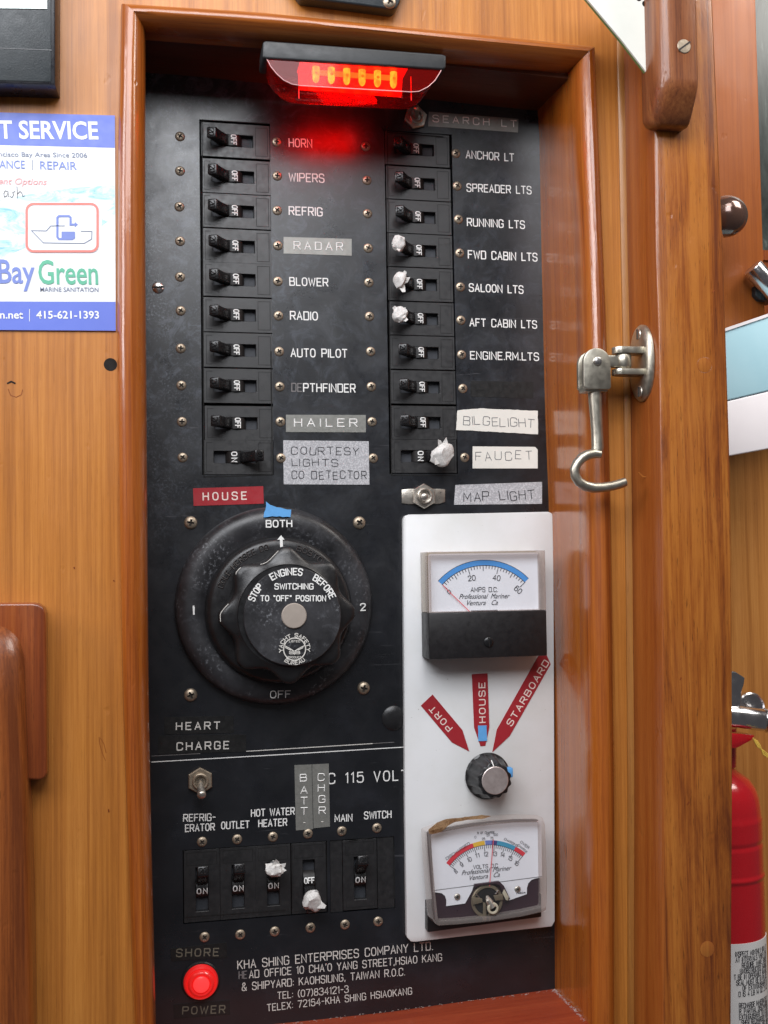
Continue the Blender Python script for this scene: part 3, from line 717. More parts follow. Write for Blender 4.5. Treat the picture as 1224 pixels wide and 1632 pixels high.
# ------------------------------------------------------------------ things on the right
# block on the post
t = thing('grab_rail_end', 'rounded brown teak rail end screwed to the top of the door post', 'grab rail', at(1080, 200, YS))
YB = YS-0.027
xl = at(1060, 60, YB).x; xr = at(1113, 60, YB).x; xl2 = at(1073, 180, YB).x
zc = at(1085, 138, YB).z; zb = at(1080, 203, YS-0.010).z; ztop = 0.50
prof = [(YB, ztop), (YB, zc+0.006), (YB+0.0008, zc+0.001), (YB+0.003, zc-0.004), (YB+0.010, zb+0.006), (YB+0.0135, zb+0.0015), (YB+0.017, zb), (YS+0.001, zb+0.001), (YS+0.001, ztop)]
bm = NB(); xs_ = [xl-0.004, xl-0.002, xl+0.0005, xl+0.003, xr-0.0025, xr-0.0007, xr]
secs = []
for i, x in enumerate(xs_):
    ins = (0.010, 0.0035, 0.0008, 0, 0, 0.0008, 0.003)[i]
    secs.append([Vector((x+ (0.002 if False else 0), min(YS+0.001, y+ins) if y < YS else y, z+(ins*.5 if z < 0.4 else 0))) for y, z in prof])
loft(bm, secs, closed=True); obj('rail_end', bm, 'block_teak', t, ang=50)
c = at(1090, 74, YB); bm = NB(); lathe(bm, c, [(0.0047, -0.0002), (0.0047, 0.0002), (0.0043, 0.0006), (0, 0.0008)], 32); sc_ = obj('slotted_screw', bm, 'old_brass', t)
bm = NB(); dv = Vector((0.0040, 0, 0.0030)); 
ribbon(bm, [(c.x-dv.x, c.z-dv.z), (c.x+dv.x, c.z+dv.z)], False, 0.00055, lambda a, b, h: Vector((a, c.y-0.0009, b))); obj('slot', bm, 'screw_dirt', sc_, recalc=False)
# white perforated plate
t = thing('perforated_plate', 'white metal plate with a diagonal edge and round holes at top right', 'plate', at(1040, 128, -0.112))
bm = NB(); pprism(bm, [(900, -45), (937, 0), (990, 63), (1042, 130), (1043, -45)], -0.112, -0.110); obj('plate_sheet', bm, 'white_metal', t, smooth=False, bevel=0.0003)
bm = NB(); pprism(bm, [(898, -44), (935, 1), (988.5, 65), (1040, 131), (1043, 131), (1043, 128), (990, 62), (938, -1), (901, -46)], -0.1105, -0.1085); obj('plate_edge', bm, 'green_edge', t, smooth=False)
for k, (px, py) in enumerate(((1028, 6), (1040, 4), (1038, 19), (1018, -3), (1045, -8), (1031, -9))):
    c = at(px, py, -0.112); bm = NB(); lathe(bm, c, [(0.0021, 0.0), (0.002, 0.00012), (0.0012, 0.00010), (0, 0.0001)], 20); obj('hole', bm, 'hole_dark', t)
# swivel hook
hk = thing('cabin_hook', 'swivelling bronze door hook hanging from its oval plate on the post side', 'hook', at(1025, 580, -0.085))
def postside(y): return at(interp(PO_F, y), y, YS).x
xs0 = postside(580)
cP = at(1022, 579, -0.084)
bm = NB(); zc_ = cP.z; hz = 0.0265; hy = 0.0165
prof_ = [(1.0, 0.0), (1.0, 0.0022), (0.95, 0.0036), (0.80, 0.0046), (0.0, 0.0050)]
rings = []
for s_, h in prof_:
    rings.append([Vector((xs0-0.0005-h-0.0005, -0.0838+hy*s_*math.cos(a), zc_+hz*s_*math.copysign(abs(math.sin(a))**0.9, math.sin(a)))) for a in [2*math.pi*k/40 for k in range(40)]])
loft(bm, rings[:-1], closed=True, caps=True); obj('mounting_plate', bm, 'bronze_nickel', hk, ang=40)
for zz in (0.0195, -0.0200):
    bm = NB(); base = Vector((xs0-0.0056, -0.0858, zc_+zz)); rr = []
    for r_, h in ((0.0042, 0), (0.0036, 0.0006), (0.0, 0.0009)):
        rr.append([base+Vector((-h, r_*math.cos(2*math.pi*k/20), r_*math.sin(2*math.pi*k/20))) for k in range(20)])
    loft(bm, rr[:-1], closed=True); s1 = obj('screw', bm, 'nickel', hk)
    bm = NB(); box(bm, base.x-0.0011, base.x-0.0005, base.y-0.0004, base.y+0.0004, base.z-0.0034, base.z+0.0034); obj('slot', bm, 'screw_dirt', s1, smooth=False)
# clevis: two cheeks above each other, standing out from the plate
YH = -0.0875
def hx(px, py): return at(px, py, YH)
for (ya, yb) in ((554, 564), (589, 598)):
    a = hx(977, ya); b = hx(977, yb); bm = NB(); x0 = a.x; x1 = xs0-0.004
    pts = [(x1, YH-0.0065), (x0+0.004, YH-0.0055)]
    for k in range(9):
        th = math.pi/2+math.pi*k/8; pts.append((x0+0.0045+0.0050*math.cos(th), YH-0.0055*math.sin(th)))
    pts += [(x0+0.004, YH+0.0055), (x1, YH+0.0065)]
    A_ = [Vector((x, y, b.z)) for x, y in pts]; B_ = [Vector((x, y, a.z)) for x, y in pts]; hexa(bm, A_, B_); obj('clevis_cheek', bm, 'bronze_nickel', hk, bevel=0.0008, ang=40)
bm = NB(); a = hx(1020, 556); b = hx(1020, 596); box(bm, a.x, xs0-0.004, YH-0.0063, YH+0.006, b.z, a.z); obj('clevis_web', bm, 'bronze_nickel', hk, bevel=0.0008)
# eye between cheeks
bm = NB(); a = hx(984, 576); ring = []
for zz, rr in ((-0.0049, 0.0046), (-0.0035, 0.0056), (0.0035, 0.0056), (0.0049, 0.0046)):
    ring.append([Vector((a.x+0.004+rr*math.cos(2*math.pi*k/28), YH+rr*math.sin(2*math.pi*k/28), a.z+zz)) for k in range(28)])
loft(bm, ring, closed=True); obj('swivel_eye', bm, 'bronze_nickel', hk, ang=50)
bm = NB(); a = hx(962, 576); b = hx(986, 576); box(bm, a.x, b.x, YH-0.0030, YH+0.0030, a.z-0.0042, a.z+0.0042); obj('swivel_lug', bm, 'bronze_nickel', hk, bevel=0.0012, seg=3)
# fork head: two rounded cheeks, front and rear
def fork_pts(xl_, xr_, yt, yb_, Y):
    L_ = at(xl_, yb_, Y); R_ = at(xr_, yb_, Y); T_ = at((xl_+xr_)/2, yt, Y); r = (R_.x-L_.x)/2; cx = (L_.x+R_.x)/2; cz = T_.z-r
    pts = [(L_.x+0.0015, L_.z), (R_.x-0.0015, L_.z), (R_.x, L_.z+0.0015)]
    for k in range(13):
        th = math.pi*k/12; pts.append((cx+r*math.cos(th), cz+r*math.sin(th)))
    pts.append((L_.x, L_.z+0.0015)); return pts
Yf0 = -0.0955
bm = NB(); prism(bm, fork_pts(931, 974.5, 554.5, 620, Yf0), Yf0, Yf0+0.0035); obj('fork_cheek', bm, 'bronze_nickel', hk, bevel=0.0006, ang=40)
bm = NB(); prism(bm, fork_pts(922.5, 965, 560, 623, Yf0+0.0115), Yf0+0.0115, Yf0+0.015); obj('fork_cheek', bm, 'bronze_nickel', hk, bevel=0.0006, ang=40)
a = at(931, 622, Yf0); b = at(972, 610, Yf0); bm = NB(); box(bm, a.x+0.0015, b.x-0.0005, Yf0+0.002, Yf0+0.0135, a.z-0.0005, b.z); obj('fork_bridge', bm, 'bronze_nickel', hk, bevel=0.001)
bm = NB(); lathe(bm, at(952, 575.5, Yf0), [(0.0031, -0.012), (0.0031, 0.0006), (0.0026, 0.0014), (0.0012, 0.0019), (0, 0.0020)], 24); obj('rivet', bm, 'bright_steel', hk)
YK = Yf0+0.007
pth = [(948, 615), (948.5, 640), (950, 665), (951.5, 690), (952.5, 712), (951, 721)]
bm = NB(); tube(bm, [at(x, y, YK) for x, y in pth], [0.0049, 0.0044, 0.0040, 0.0039, 0.0041, 0.0040], 20); obj('shank', bm, 'bronze_nickel', hk, ang=60)
hp = [(957, 724), (946, 723), (936, 725), (927, 730), (920, 738), (916, 748), (917, 759), (923, 768.5), (933, 774.5), (946, 777.5), (960, 777), (974, 775), (987, 771.5), (996.5, 768)]
bm = NB(); tube(bm, [at(x, y, YK-0.002) for x, y in hp], [0.0026, 0.0032, 0.0034, 0.0034, 0.0033, 0.0033, 0.0033, 0.0033, 0.0034, 0.0034, 0.0033, 0.0032, 0.0032, 0.0030], 18); obj('hook_bend', bm, 'bronze_nickel', hk, ang=60)

# beyond the post
YA = 0.06
bm = NB(); a = at(1120, 560, YA); b = at(1208, 100, YA); box(bm, a.x-0.05, b.x, YA, YA+0.02, a.z, 0.60); o = obj('side_board', bm, 'orange_board', bevel=0.002); tag(o, 'plain orange wooden board behind the door post at top right', 'board')
t = thing('dark_window', 'dark streaked window at the top right edge beyond the orange board', 'window', at(1215, 400, YA+0.03))
bm = NB(); a = at(1200, 402, YA+0.03); box(bm, a.x, a.x+0.35, YA+0.03, YA+0.034, a.z, 0.62); obj('pane', bm, 'window_dark', t, smooth=False)
bm = NB(); a = at(1204, 418, YA+0.03); b = at(1200, 402, YA+0.03); box(bm, a.x, a.x+0.35, YA+0.022, YA+0.034, a.z, b.z); obj('sill', bm, 'dark_teak', t, smooth=False)
t = thing('round_knob', 'dark polished round knob sticking out behind the door post', 'knob', at(1163, 345, 0.03))
c = at(1158, 345, 0.02); bm = NB(); rr = []
for k in range(13):
    th = math.pi/2*k/12; rr.append((0.0165*math.cos(th), 0.0165*math.sin(th)))
# dome facing +X/-Y
lathe(bm, (0, 0, 0), [(0.0165, -0.003)]+rr[:-1]+[(0, 0.0165)], 32)
bmesh.ops.rotate(bm, verts=bm.verts, cent=(0, 0, 0), matrix=Matrix.Rotation(math.radians(55), 3, 'Z')); bmesh.ops.translate(bm, verts=bm.verts, vec=c); obj('knob_dome', bm, 'brown_knob', t)
bm = NB(); tube(bm, [c, c+Vector((-0.03, 0.04, 0))], 0.007, 16); obj('knob_stem', bm, 'chrome', t)
t = thing('panelled_door', 'dark red wooden door panel with raised moulding beyond the post', 'door', at(1190, 520, YA+0.01))
bm = NB(); a = at(1150, 540, YA+0.008); b = at(1200, 400, YA+0.008); box(bm, a.x-.02, a.x+.40, YA+0.024, YA+0.03, a.z-0.05, b.z); obj('panel', bm, 'dark_teak', t, smooth=False)
for xa_, xb_ in ((1158, 1172), (1196, 1204)):
    bm = NB(); a = at(xa_, 530, YA+0.008); b = at(xb_, 408, YA+0.008); box(bm, a.x, b.x, YA+0.014, YA+0.024, a.z, b.z); obj('moulding', bm, 'varnished_teak', t, bevel=0.003, seg=3)
t = thing('barrel_latch', 'chrome barrel of a door latch at the right edge above the pale cushion', 'latch', at(1215, 450, YA-0.01))
bm = NB(); tube(bm, [at(1199, 426, YA-.012), at(1222, 452, YA-.012), at(1250, 482, YA-.012)], 0.0085, 24); obj('latch_barrel', bm, 'chrome', t, bevel=0.001)
bm = NB(); pprism(bm, [(1204, 455), (1214, 452), (1240, 470), (1240, 480), (1212, 478), (1204, 470)], YA-0.006, YA+0.012); obj('latch_bracket', bm, 'box_black', t, bevel=0.001)
# pale blue and white cushion
t = thing('cushion', 'pale blue and white vinyl cushion showing beyond the door post', 'cushion', at(1190, 720, 0.03))
YCU = 0.02
def cush(name, pts, mat, Y0, Y1):
    bm = NB(); pprism(bm, pts, Y0, Y1); return obj(name, bm, mat, t, bevel=0.0012, seg=3)
cush('top_panel', [(1140, 531), (1240, 497), (1245, 618), (1140, 643)], 'pale_blue_vinyl', YCU, YCU+0.05)
cush('lower_panel', [(1140, 644), (1245, 619), (1260, 709), (1140, 731)], 'vinyl_white', YCU+0.0005, YCU+0.05)
strokes('piping', [[(1140, 531), (1240, 497)]], YCU, 5, 'vinyl_white', t, lift=0.0012)
# far wooden wall
bm = NB(); a = at(1100, 760, 0.13); box(bm, a.x-0.1, a.x+0.9, 0.13, 0.14, -1.2, at(1190, 560, 0.13).z); o = obj('far_wall', bm, 'far_wood', smooth=False); tag(o, 'pale honey wooden bulkhead in the compartment beyond the door post', 'bulkhead', kind='structure')
# fire extinguisher
fx = thing('fire_extinguisher', 'red fire extinguisher with chrome valve standing behind the door post', 'fire extinguisher', at(1150, 1640, 0.06))
YE = 0.05; RE = 0.0345
def hang(px):
    d = at(px, 1500, 0.0)-CAMP; return math.atan2(d.x, d.y)
_a = hang(1221)
for _i in range(6):
    _D = (YE-CAMP.y)/math.cos(_a); _al = hang(1221)-math.asin(RE/_D); _a = _al
cE = Vector((math.tan(_al)*(YE-CAMP.y), YE, at(1180, 1400, YE).z))
FACE = -math.pi/2-_al        # direction from the axis toward the camera
_be = math.asin(max(-1, min(1, _D*(hang(1169)-_al)/RE)))
def ez(py): return at(1180, py, YE-RE*.6).z
def zlathe(bm, cx, cy, prof, seg=56):
    rings = [[Vector((cx+r*math.cos(2*math.pi*i/seg), cy+r*math.sin(2*math.pi*i/seg), z)) for i in range(seg)] for r, z in prof]
    loft(bm, rings, closed=True)
bm = NB(); zs0 = ez(1238)
zlathe(bm, cE.x, YE, [(RE, -0.75), (RE, ez(1460)), (RE, ez(1406)), (RE, ez(1402)), (RE+.0007, ez(1400)), (RE+.0007, ez(1396)), (RE, ez(1394)), (RE, ez(1390)), (RE, ez(1354)), (RE, ez(1350)), (RE-.0007, ez(1347)), (RE-.0007, ez(1344)), (RE, ez(1341)), (RE, ez(1337)), (RE, ez(1312)), (RE, ez(1308)), (RE-.0006, ez(1305)), (RE-.0010, ez(1296)), (RE*.94, ez(1276)), (RE*.86, ez(1260)), (RE*.73, ez(1247)), (RE*.55, ez(1238)), (RE*.36, ez(1228)), (RE*.36, ez(1205))])
obj('cylinder', bm, 'red_paint', fx, ang=40)
bm = NB(); zlathe(bm, cE.x, YE, [(RE+.0004, -0.75), (RE+.0004, ez(1494))]); lb = obj('instruction_label', bm, 'label_white', fx, ang=60)
bm = NB(); zlathe(bm, cE.x+0.006, YE, [(RE*.30, ez(1228)), (RE*.34, ez(1170)), (RE*.34, ez(1165)), (RE*.2, ez(1164))]); obj('neck', bm, 'red_paint', fx, ang=40)
bm = NB(); pprism(bm, [(1150, 1168), (1204, 1172), (1198, 1180), (1176, 1192), (1150, 1196)], YE-RE*.9, YE-RE*.3); obj('hanger_collar', bm, 'red_paint', fx, bevel=0.001)
bm = NB(); tube(bm, [at(1150, 1140, YE-RE*.7), at(1176, 1142, YE-RE*.7), at(1218, 1148, YE-RE*.8)], [0.0085, 0.0088, 0.0088], 28); vb = obj('valve_outlet', bm, 'chrome', fx, bevel=0.0008)
bm = NB(); c = at(1219, 1148, YE-RE*.8); tube(bm, [c, c+Vector((0.004, -0.001, 0))], [0.0098, 0.0092], 28); obj('outlet_rim', bm, 'chrome', vb, bevel=0.0008)
bm = NB(); pprism(bm, [(1140, 1068), (1172, 1070), (1188, 1080), (1186, 1092), (1182, 1104), (1181, 1148), (1140, 1148)], YE-RE*.75, YE-RE*.2); obj('valve_body', bm, 'chrome', fx, bevel=0.0012, seg=3)
bm = NB(); c = at(1195, 1128, YE-RE*.3); lathe(bm, c, [(0.0125, -0.004), (0.0125, 0.002), (0.0115, 0.003), (0.0105, 0.002), (0, 0.002)], 32); obj('pressure_gauge', bm, 'chrome', fx)
bm = NB()
for k in range(3):
    tube(bm, [at(1200+k*3, 1176+k*2, YE-RE), at(1207+k*2, 1190-k, YE-RE-.001), at(1216, 1196+k*3, YE-RE), at(1228, 1206+k*2, YE-RE)], 0.0006, 6)
obj('seal_cord', bm, 'yellow_cord', fx)
LBL = ["INSPECT MONTHLY OR AT", "AT INTERVALS WHEN CIR", "REQUIRE. MAKE SURE", "UNOBSTRUCTED. GAUGE", "T BE IN OPERABLE RANGE", "SEAL MUST BE IN PLACE", "OF EXTINGUISHER IN", "D IS 4 LB 14 OZ 2 OZ", "", "RECHARGE IMMEDIATELY", "R. PARTIAL DISCHARGE", "EXTINGUISHER TO LOSE", "SHER RECHARGED WITH", "NSED OF AMEREX ABC DRY", "D PRESSURIZED WITH", "195 PSI (1345 KPA) AT", "AMEREX DISTRIBUTOR", "IN ACCORDANCE WITH", "NO 05602", "", "LED. INSPECTED. MAIN"]
bm = NB(); Rl = RE+0.00065
for i, s in enumerate(LBL):
    if not s: continue
    L_, tw = layout(s, 1.5); H = 0.0046; z0 = ez(1513+i*9.0)
    # centre of text block sits on the visible right side of the cylinder
    th_r = FACE+math.radians(74); th_l = FACE+_be; arc = (th_r-th_l)*Rl; W = arc*len(s)/21.5
    for pts, cl, x0, wd in L_:
        q = [(a*W/tw, b*H/6*.78) for a, b in pts]
        def mp(a, b, h, z0=z0, W=W):
            th = th_r-(W-a)/Rl if len(s) > 12 else th_l+0.3+a/Rl
            return Vector((cE.x+Rl*math.cos(th), YE+Rl*math.sin(th), z0+b))
        ribbon(bm, q, cl, 0.00024, mp)
obj('lettering', bm, 'ink', lb, recalc=False, smooth=False)

# ------------------------------------------------------------------ things on the left
t = thing('instrument_box', 'black instrument box with a grainy dark grey face at top left', 'instrument', at(60, 155, YW))
bm = NB(); pprism(bm, [(-160, -160), (82, -160), (82, 131), (-160, 124)], YW-0.020, YW-0.004)
obj('face', bm, 'box_black', t, bevel=0.0008)
bm = NB(); f_ = [at(x, y, YW-0.0195) for x, y in ((-160, -160), (88, -160), (88, 135), (-160, 128))]; b_ = [at(x, y, YW-0.0005) for x, y in ((-165, -165), (97, -165), (96, 158), (-165, 150))]
hexa(bm, [Vector((p.x, YW-0.0195, p.z)) for p in f_], [Vector((p.x, YW-0.0005, p.z)) for p in b_]); obj('case', bm, 'box_edge', t, bevel=0.001)
bm = NB(); pprism(bm, [(-160, -160), (75, -160), (75, 14), (-160, 11)], YW-0.0206, YW-0.0196); obj('screen', bm, 'screen_glass', t, smooth=False)
strokes('face_line', [[(-20, 76), (82, 80)]], YW-0.020, 1.2, 'box_edge', t)
# service card
t = thing('service_card', 'white and blue printed service card with boat logo pinned left of the frame', 'card', at(90, 527, YW))
YC = YW-0.0012
bm = NB(); pprism(bm, [(-120, 176), (183, 184), (184.5, 527), (-120, 525)], YC, YW-0.0001); obj('card_stock', bm, 'card_white', t, smooth=False)
sheet('water_picture', [(-60, 325), (0, 318), (60, 307), (120, 299), (182.5, 295), (183, 345), (162, 360), (162, 330), (40, 328), (40, 395), (0, 412), (-60, 420)], YC, 'card_water', t, th=0.00008)
sheet('top_band', [(-120, 176), (183, 184), (183, 235.5), (-120, 228)], YC, 'card_blue', t, th=0.00012)
sheet('bottom_band', [(-120, 480), (184, 481), (184.5, 527), (-120, 525)], YC, 'card_blue', t, th=0.00012)
Yt = YC-0.00014
btext('PUMP-OUT SERVICE'[-9:], (-1.5, 220), (157, 221.5), 28, Yt, 'card_white', t, bold=0.022)
btext('San Francisco Bay Area Since 2006'[7:], (-2, 249), (139, 251), 7.5, Yt, 'card_grey', t, bold=0.008)
btext('ANCE', (-1, 268), (40, 268.5), 13, Yt, 'card_logo_blue', t, bold=0.005)
btext('REPAIR', (64, 269.5), (122.5, 270.5), 13, Yt, 'card_logo_blue', t, bold=0.005)
strokes('divider', [[(52, 255), (52, 271)]], Yt, 1.0, 'card_grey', t)
btext('ent Options', (-2, 293), (75, 294.5), 10, Yt, 'card_pink', t, bold=0.015, shear=0.25)
btext('Bay', (-2, 451), (56, 451), 38, Yt, 'card_logo_blue', t, bold=0.012)
btext('Green', (61.5, 452), (156.5, 453), 38, Yt, 'card_green', t, bold=0.012)
btext('MARINE SANITATION', (64, 464.5), (157, 465), 7, Yt, 'card_grey', t, bold=0.006)
btext('n.net', (0, 507.5), (37, 507.5), 12, Yt, 'card_white', t, bold=0.018)
btext('415-621-1393', (58, 507.5), (158, 507.5), 12, Yt, 'card_white', t, bold=0.018)
strokes('divider', [[(47, 493), (47, 512)]], Yt, 0.8, 'card_white', t)
# handwriting "ash"
strokes('handwriting', [[(12, 305), (8, 304), (6, 309), (7, 314), (11, 312), (13, 305), (14, 314)], [(24, 305), (20, 307), (22, 310), (19, 315), (16, 313)], [(27, 297), (28, 316)], [(28, 309), (32, 305), (35, 308), (36, 313), (40, 312)]], Yt, 1.0, 'ink_soft', t)
# logo frame and boat
def rr_px(x0, y0, x1, y1, r, k=6):
    out = []
    for cx, cy, a in ((x1-r, y0+r, -90), (x1-r, y1-r, 0), (x0+r, y1-r, 90), (x0+r, y0+r, 180)):
        for j in range(k+1): th = math.radians(a+90*j/k); out.append((cx+r*math.cos(th), cy+r*math.sin(th)))
    return out
sheet('logo_field', rr_px(40, 322, 158, 403, 13), Yt, 'card_white', t, th=0.00008)
strokes('logo_frame', [rr_px(42.5, 325, 155.5, 400.5, 11)], Yt-0.0001, 3.6, 'card_red', t, closed=True)
lg = Yt-0.0001
strokes('logo_boat', [[(103, 360), (81, 360), (74, 368), (50, 367.5), (69, 387), (134, 388), (146, 381), (146.5, 369), (129, 368.5)]], lg, 1.2, 'card_grey', t)
strokes('logo_pipe', [[(118, 371), (118, 379), (115, 381), (94, 381), (91.5, 378), (91.5, 347), (94, 344.5), (110, 344.5), (112.5, 347), (112.5, 358), (119, 358)]], lg, 3.2, 'card_logo_blue', t)
sheet('logo_tank', [(98, 369), (119, 369), (119, 380), (98, 381)], lg, 'card_logo_blue', t, th=0.0001)
sheet('logo_arrow', [(119, 353.5), (124.5, 358), (119, 362.5)], lg, 'card_logo_blue', t, th=0.0001)
# wooden bracket and rounded rail at lower left
t = thing('wooden_bracket', 'dark reddish rounded wooden bracket fixed to the wall at lower left', 'bracket', at(50, 1243, YW))
def ppts(l, Y): return [(at(x, y, Y).x, at(x, y, Y).z) for x, y in l]
YBk = YW-0.016
outl = [(-90, 962), (52, 961), (62, 963), (69, 969), (72, 978), (73, 1000), (75, 1232), (72, 1240), (64, 1244), (48, 1243), (-90, 1243)]
bm = NB(); prism(bm, ppts(outl, YBk), YBk, YW); obj('bracket_board', bm, 'dark_teak', t, bevel=0.0042, seg=4, ang=50)
t = thing('hand_rail', 'rounded varnished wooden rail running down in front of the bracket', 'hand rail', at(10, 1640, YW-0.03))
bm = NB(); secs = []
for py, xr_, Yc in ((985, 10, YBk+0.004), (1000, 22, YBk-0.002), (1020, 31, YBk-0.007), (1050, 36, YBk-0.011), (1120, 38, YBk-0.013), (1240, 42, YBk-0.014), (1400, 47, YBk-0.014), (1660, 52, YBk-0.014)):
    q = at(xr_, py, Yc); s_ = []
    wd = 0.030
    for k in range(17):
        th = math.pi*k/16; s_.append(Vector((q.x-wd+wd*math.cos(th), Yc+0.012-0.016*math.sin(th)**0.8, q.z)))
    s_ += [Vector((q.x-2*wd, YW+0.001, q.z)), Vector((q.x, YW+0.001, q.z))]
    secs.append(s_)
loft(bm, secs, closed=True); obj('rail_body', bm, 'rail_teak', t, ang=60)
# dark bracket at the top edge
t = thing('dark_fitting', 'dark grey fitting with rounded corner and one screw at the top edge', 'fitting', at(600, 12, YW))
bm = NB(); pprism(bm, [(440, -60), (660, -60), (645, -20), (636, 6), (632, 13), (625, 14.5), (480, -4)], YW-0.012, YW); obj('body', bm, 'box_black', t, bevel=0.0015, seg=3)

# ================================================================== THE PANEL
pn = thing('electrical_panel', 'black engraved boat switch panel with rows of breakers and white lettering', 'switch panel', at(560, 1600, 0))
# ---- breaker model in its upright frame: x across, z up, y toward the wall; metres
BW, BH = 0.0252, 0.0492
def breaker_meshes(on):
    M_ = {}
    bm = NB(); sl = (-0.0043, 0.0043, -0.0175, 0.0125)
    holed(bm, -BW/2+.0002, BW/2-.0002, -BH/2, BH/2, [sl], 0.0, 0.008)
    obj_h = ('housing', bm, 'breaker_black', 0.00025)
    bs = NB(); box(bs, sl[0]-.0002, sl[1]+.0002, 0.0045, 0.0079, sl[2]-.0002, sl[3]+.0002)
    # incised rectangles at both ends
    bi = NB()
    def rectln(x0, x1, z0, z1): 
        ribbon(bi, [(x0, z0), (x1, z0), (x1, z1), (x0, z1)], True, 0.00016, lambda a, b, h: Vector((a, -0.00008, b)))
    rectln(-0.0102, 0.0102, 0.0142, 0.0228); bj = NB()
    ribbon(bj, [(-0.0102, -0.0185), (-0.0102, -0.0225), (0.0102, -0.0225), (0.0102, -0.0185)], False, 0.00014, lambda a, b, h: Vector((a, -0.00008, b)))
    bb = NB(); zc = -0.0022; s = 1 if on else -1; secs = []
    for k in range(15):   # barrel in the slot, axis across
        th = math.radians(-62+124*k/14); secs.append([Vector((-0.0040, 0.0075-0.0092*math.cos(th), zc+0.0078*math.sin(th))), Vector((0.0040, 0.0075-0.0092*math.cos(th), zc+0.0078*math.sin(th)))])
    loft(bb, secs)
    bl = NB()  # lever
    A_ = [Vector((-0.0040, -0.0006, zc+s*0.0026)), Vector((0.0040, -0.0006, zc+s*0.0026)), Vector((0.0040, 0.0010, zc+s*0.0090)), Vector((-0.0040, 0.0010, zc+s*0.0090))]
    B_ = [Vector((-0.0037, -0.0080, zc+s*0.0082)), Vector((0.0037, -0.0080, zc+s*0.0082)), Vector((0.0037, -0.0052, zc+s*0.0140)), Vector((-0.0037, -0.0052, zc+s*0.0140))]
    C_ = [Vector((-0.0040, -0.0148, zc+s*0.0126)), Vector((0.0040, -0.0148, zc+s*0.0126)), Vector((0.0040, -0.0128, zc+s*0.0192)), Vector((-0.0040, -0.0128, zc+s*0.0192))]
    if s < 0: A_, B_, C_ = A_[::-1], B_[::-1], C_[::-1]
    loft(bl, [A_, B_, C_], closed=True)
    return obj_h, bs, (bi, bj), bb, bl, zc
def make_breaker(on):
    r = thing('circuit_breaker', 'x', 'circuit breaker', (0, 0, 0))
    (hn, hb, hm, bv), bs, bi, bb, bl, zc = breaker_meshes(on)
    h = obj('housing', hb, hm, r, bevel=bv, seg=1, local=True, smooth=False); obj('slot_floor', bs, 'slot_dark', h, local=True, smooth=False)
    for b_i in bi: obj('incised_outline', b_i, 'gap_black', h, local=True, recalc=False, smooth=False)
    b = obj('barrel', bb, 'barrel_black', r, local=True)
    # OFF / ON printed on the barrel
    s = 'ON' if on else 'OFF'; L_, tw = layout(s, 1.6 if not on else 2.8); bt = NB(); W = 0.0068; H = 0.0036
    for pts, cl, x0, wd in L_:
        ribbon(bt, [(a*W/tw-W/2, zc+(0.0 if not on else -0.001)-H/2+b_*H/6+(0.0008 if not on else 0)) for a, b_ in pts], cl, 0.00036, lambda a, b_, h: Vector((a, 0.0075-0.0094*math.sqrt(max(0, 1-((b_-zc)/0.0078)**2))-0.0002, b_)))
    obj('lettering', bt, 'print_white', b, local=True, recalc=False, smooth=False)
    lv = obj('lever', bl, 'toggle_black', r, bevel=0.0011, seg=3, local=True, ang=50)
    # rating number moulded on the lever tip
    s_ = 1 if on else -1; L_, tw = layout('20', 1.4); bt = NB()
    for pts, cl, x0, wd in L_:
        ribbon(bt, [(a*0.0044/tw-0.0022, b_*0.0036/6-0.0018) for a, b_ in pts], cl, 0.00028, lambda a, b_, h: Vector((a, -0.01415-0.0003*(1 if h else 0)+b_*0.25*s_, zc+s_*0.0159+b_)), 0.0002)
    obj('rating_number', bt, 'knob_black', lv, local=True, recalc=False, smooth=False)
    return r
protos = {}
def breaker(px, py, on, label, rot, scale=1.0, worn=None, group=None):
    if on not in protos: r = protos[on] = make_breaker(on)
    else: r = copy_tree(protos[on])
    c = at(px, py, 0.0); r.location = (c.x, 0.0004, c.z); r.rotation_euler = (0, math.radians(rot), 0)
    tag(r, label, 'circuit breaker', group); return r
GL = 'circuit breakers in the left bank'; GR = 'circuit breakers in the right bank'; GA = 'upright breakers of the shore power section'
lc = [(375.5, 224), (377, 281.5), (377, 336.5), (378, 392.5), (379, 445.5), (379.5, 502), (380, 558), (380.5, 615), (382, 674.5), (380.5, 728.5)]
ln = ['HORN', 'WIPERS', 'REFRIG', 'RADAR', 'BLOWER', 'RADIO', 'AUTO PILOT', 'DEPTHFINDER', 'HAILER', 'COURTESY LIGHTS']
for i, ((x, y), nm) in enumerate(zip(lc, ln)):
    breaker(x, y, i == 9, ('black breaker switched on beside the foil COURTESY LIGHTS label' if i == 9 else 'black breaker switched off, left of the word '+nm), 90, group=GL)
rc = [(665.5, 238), (667.5, 292.5), (668.5, 346), (670, 399.5), (671, 453.5), (672.5, 508), (673.5, 562), (675, 617), (676.5, 673.5), (676.5, 727)]
rn = ['ANCHOR LT', 'SPREADER LTS', 'RUNNING LTS', 'FWD CABIN LTS', 'SALOON LTS', 'AFT CABIN LTS', 'ENGINE RM LTS', '', 'BILGELIGHT', 'FAUCET']
for i, ((x, y), nm) in enumerate(zip(rc, rn)):
    lb_ = 'black breaker switched off, left of the words '+nm
    if i == 7: lb_ = 'black breaker switched off beside the blank black tape'
    if i == 8: lb_ = 'black breaker switched off beside the white BILGELIGHT tape'
    if i == 9: lb_ = 'black breaker switched on beside the white FAUCET tape'
    if i in (3, 4, 5): lb_ = 'black breaker with a taped lever, left of the words '+nm
    breaker(x, y, i == 9, lb_, 90, group=GR)
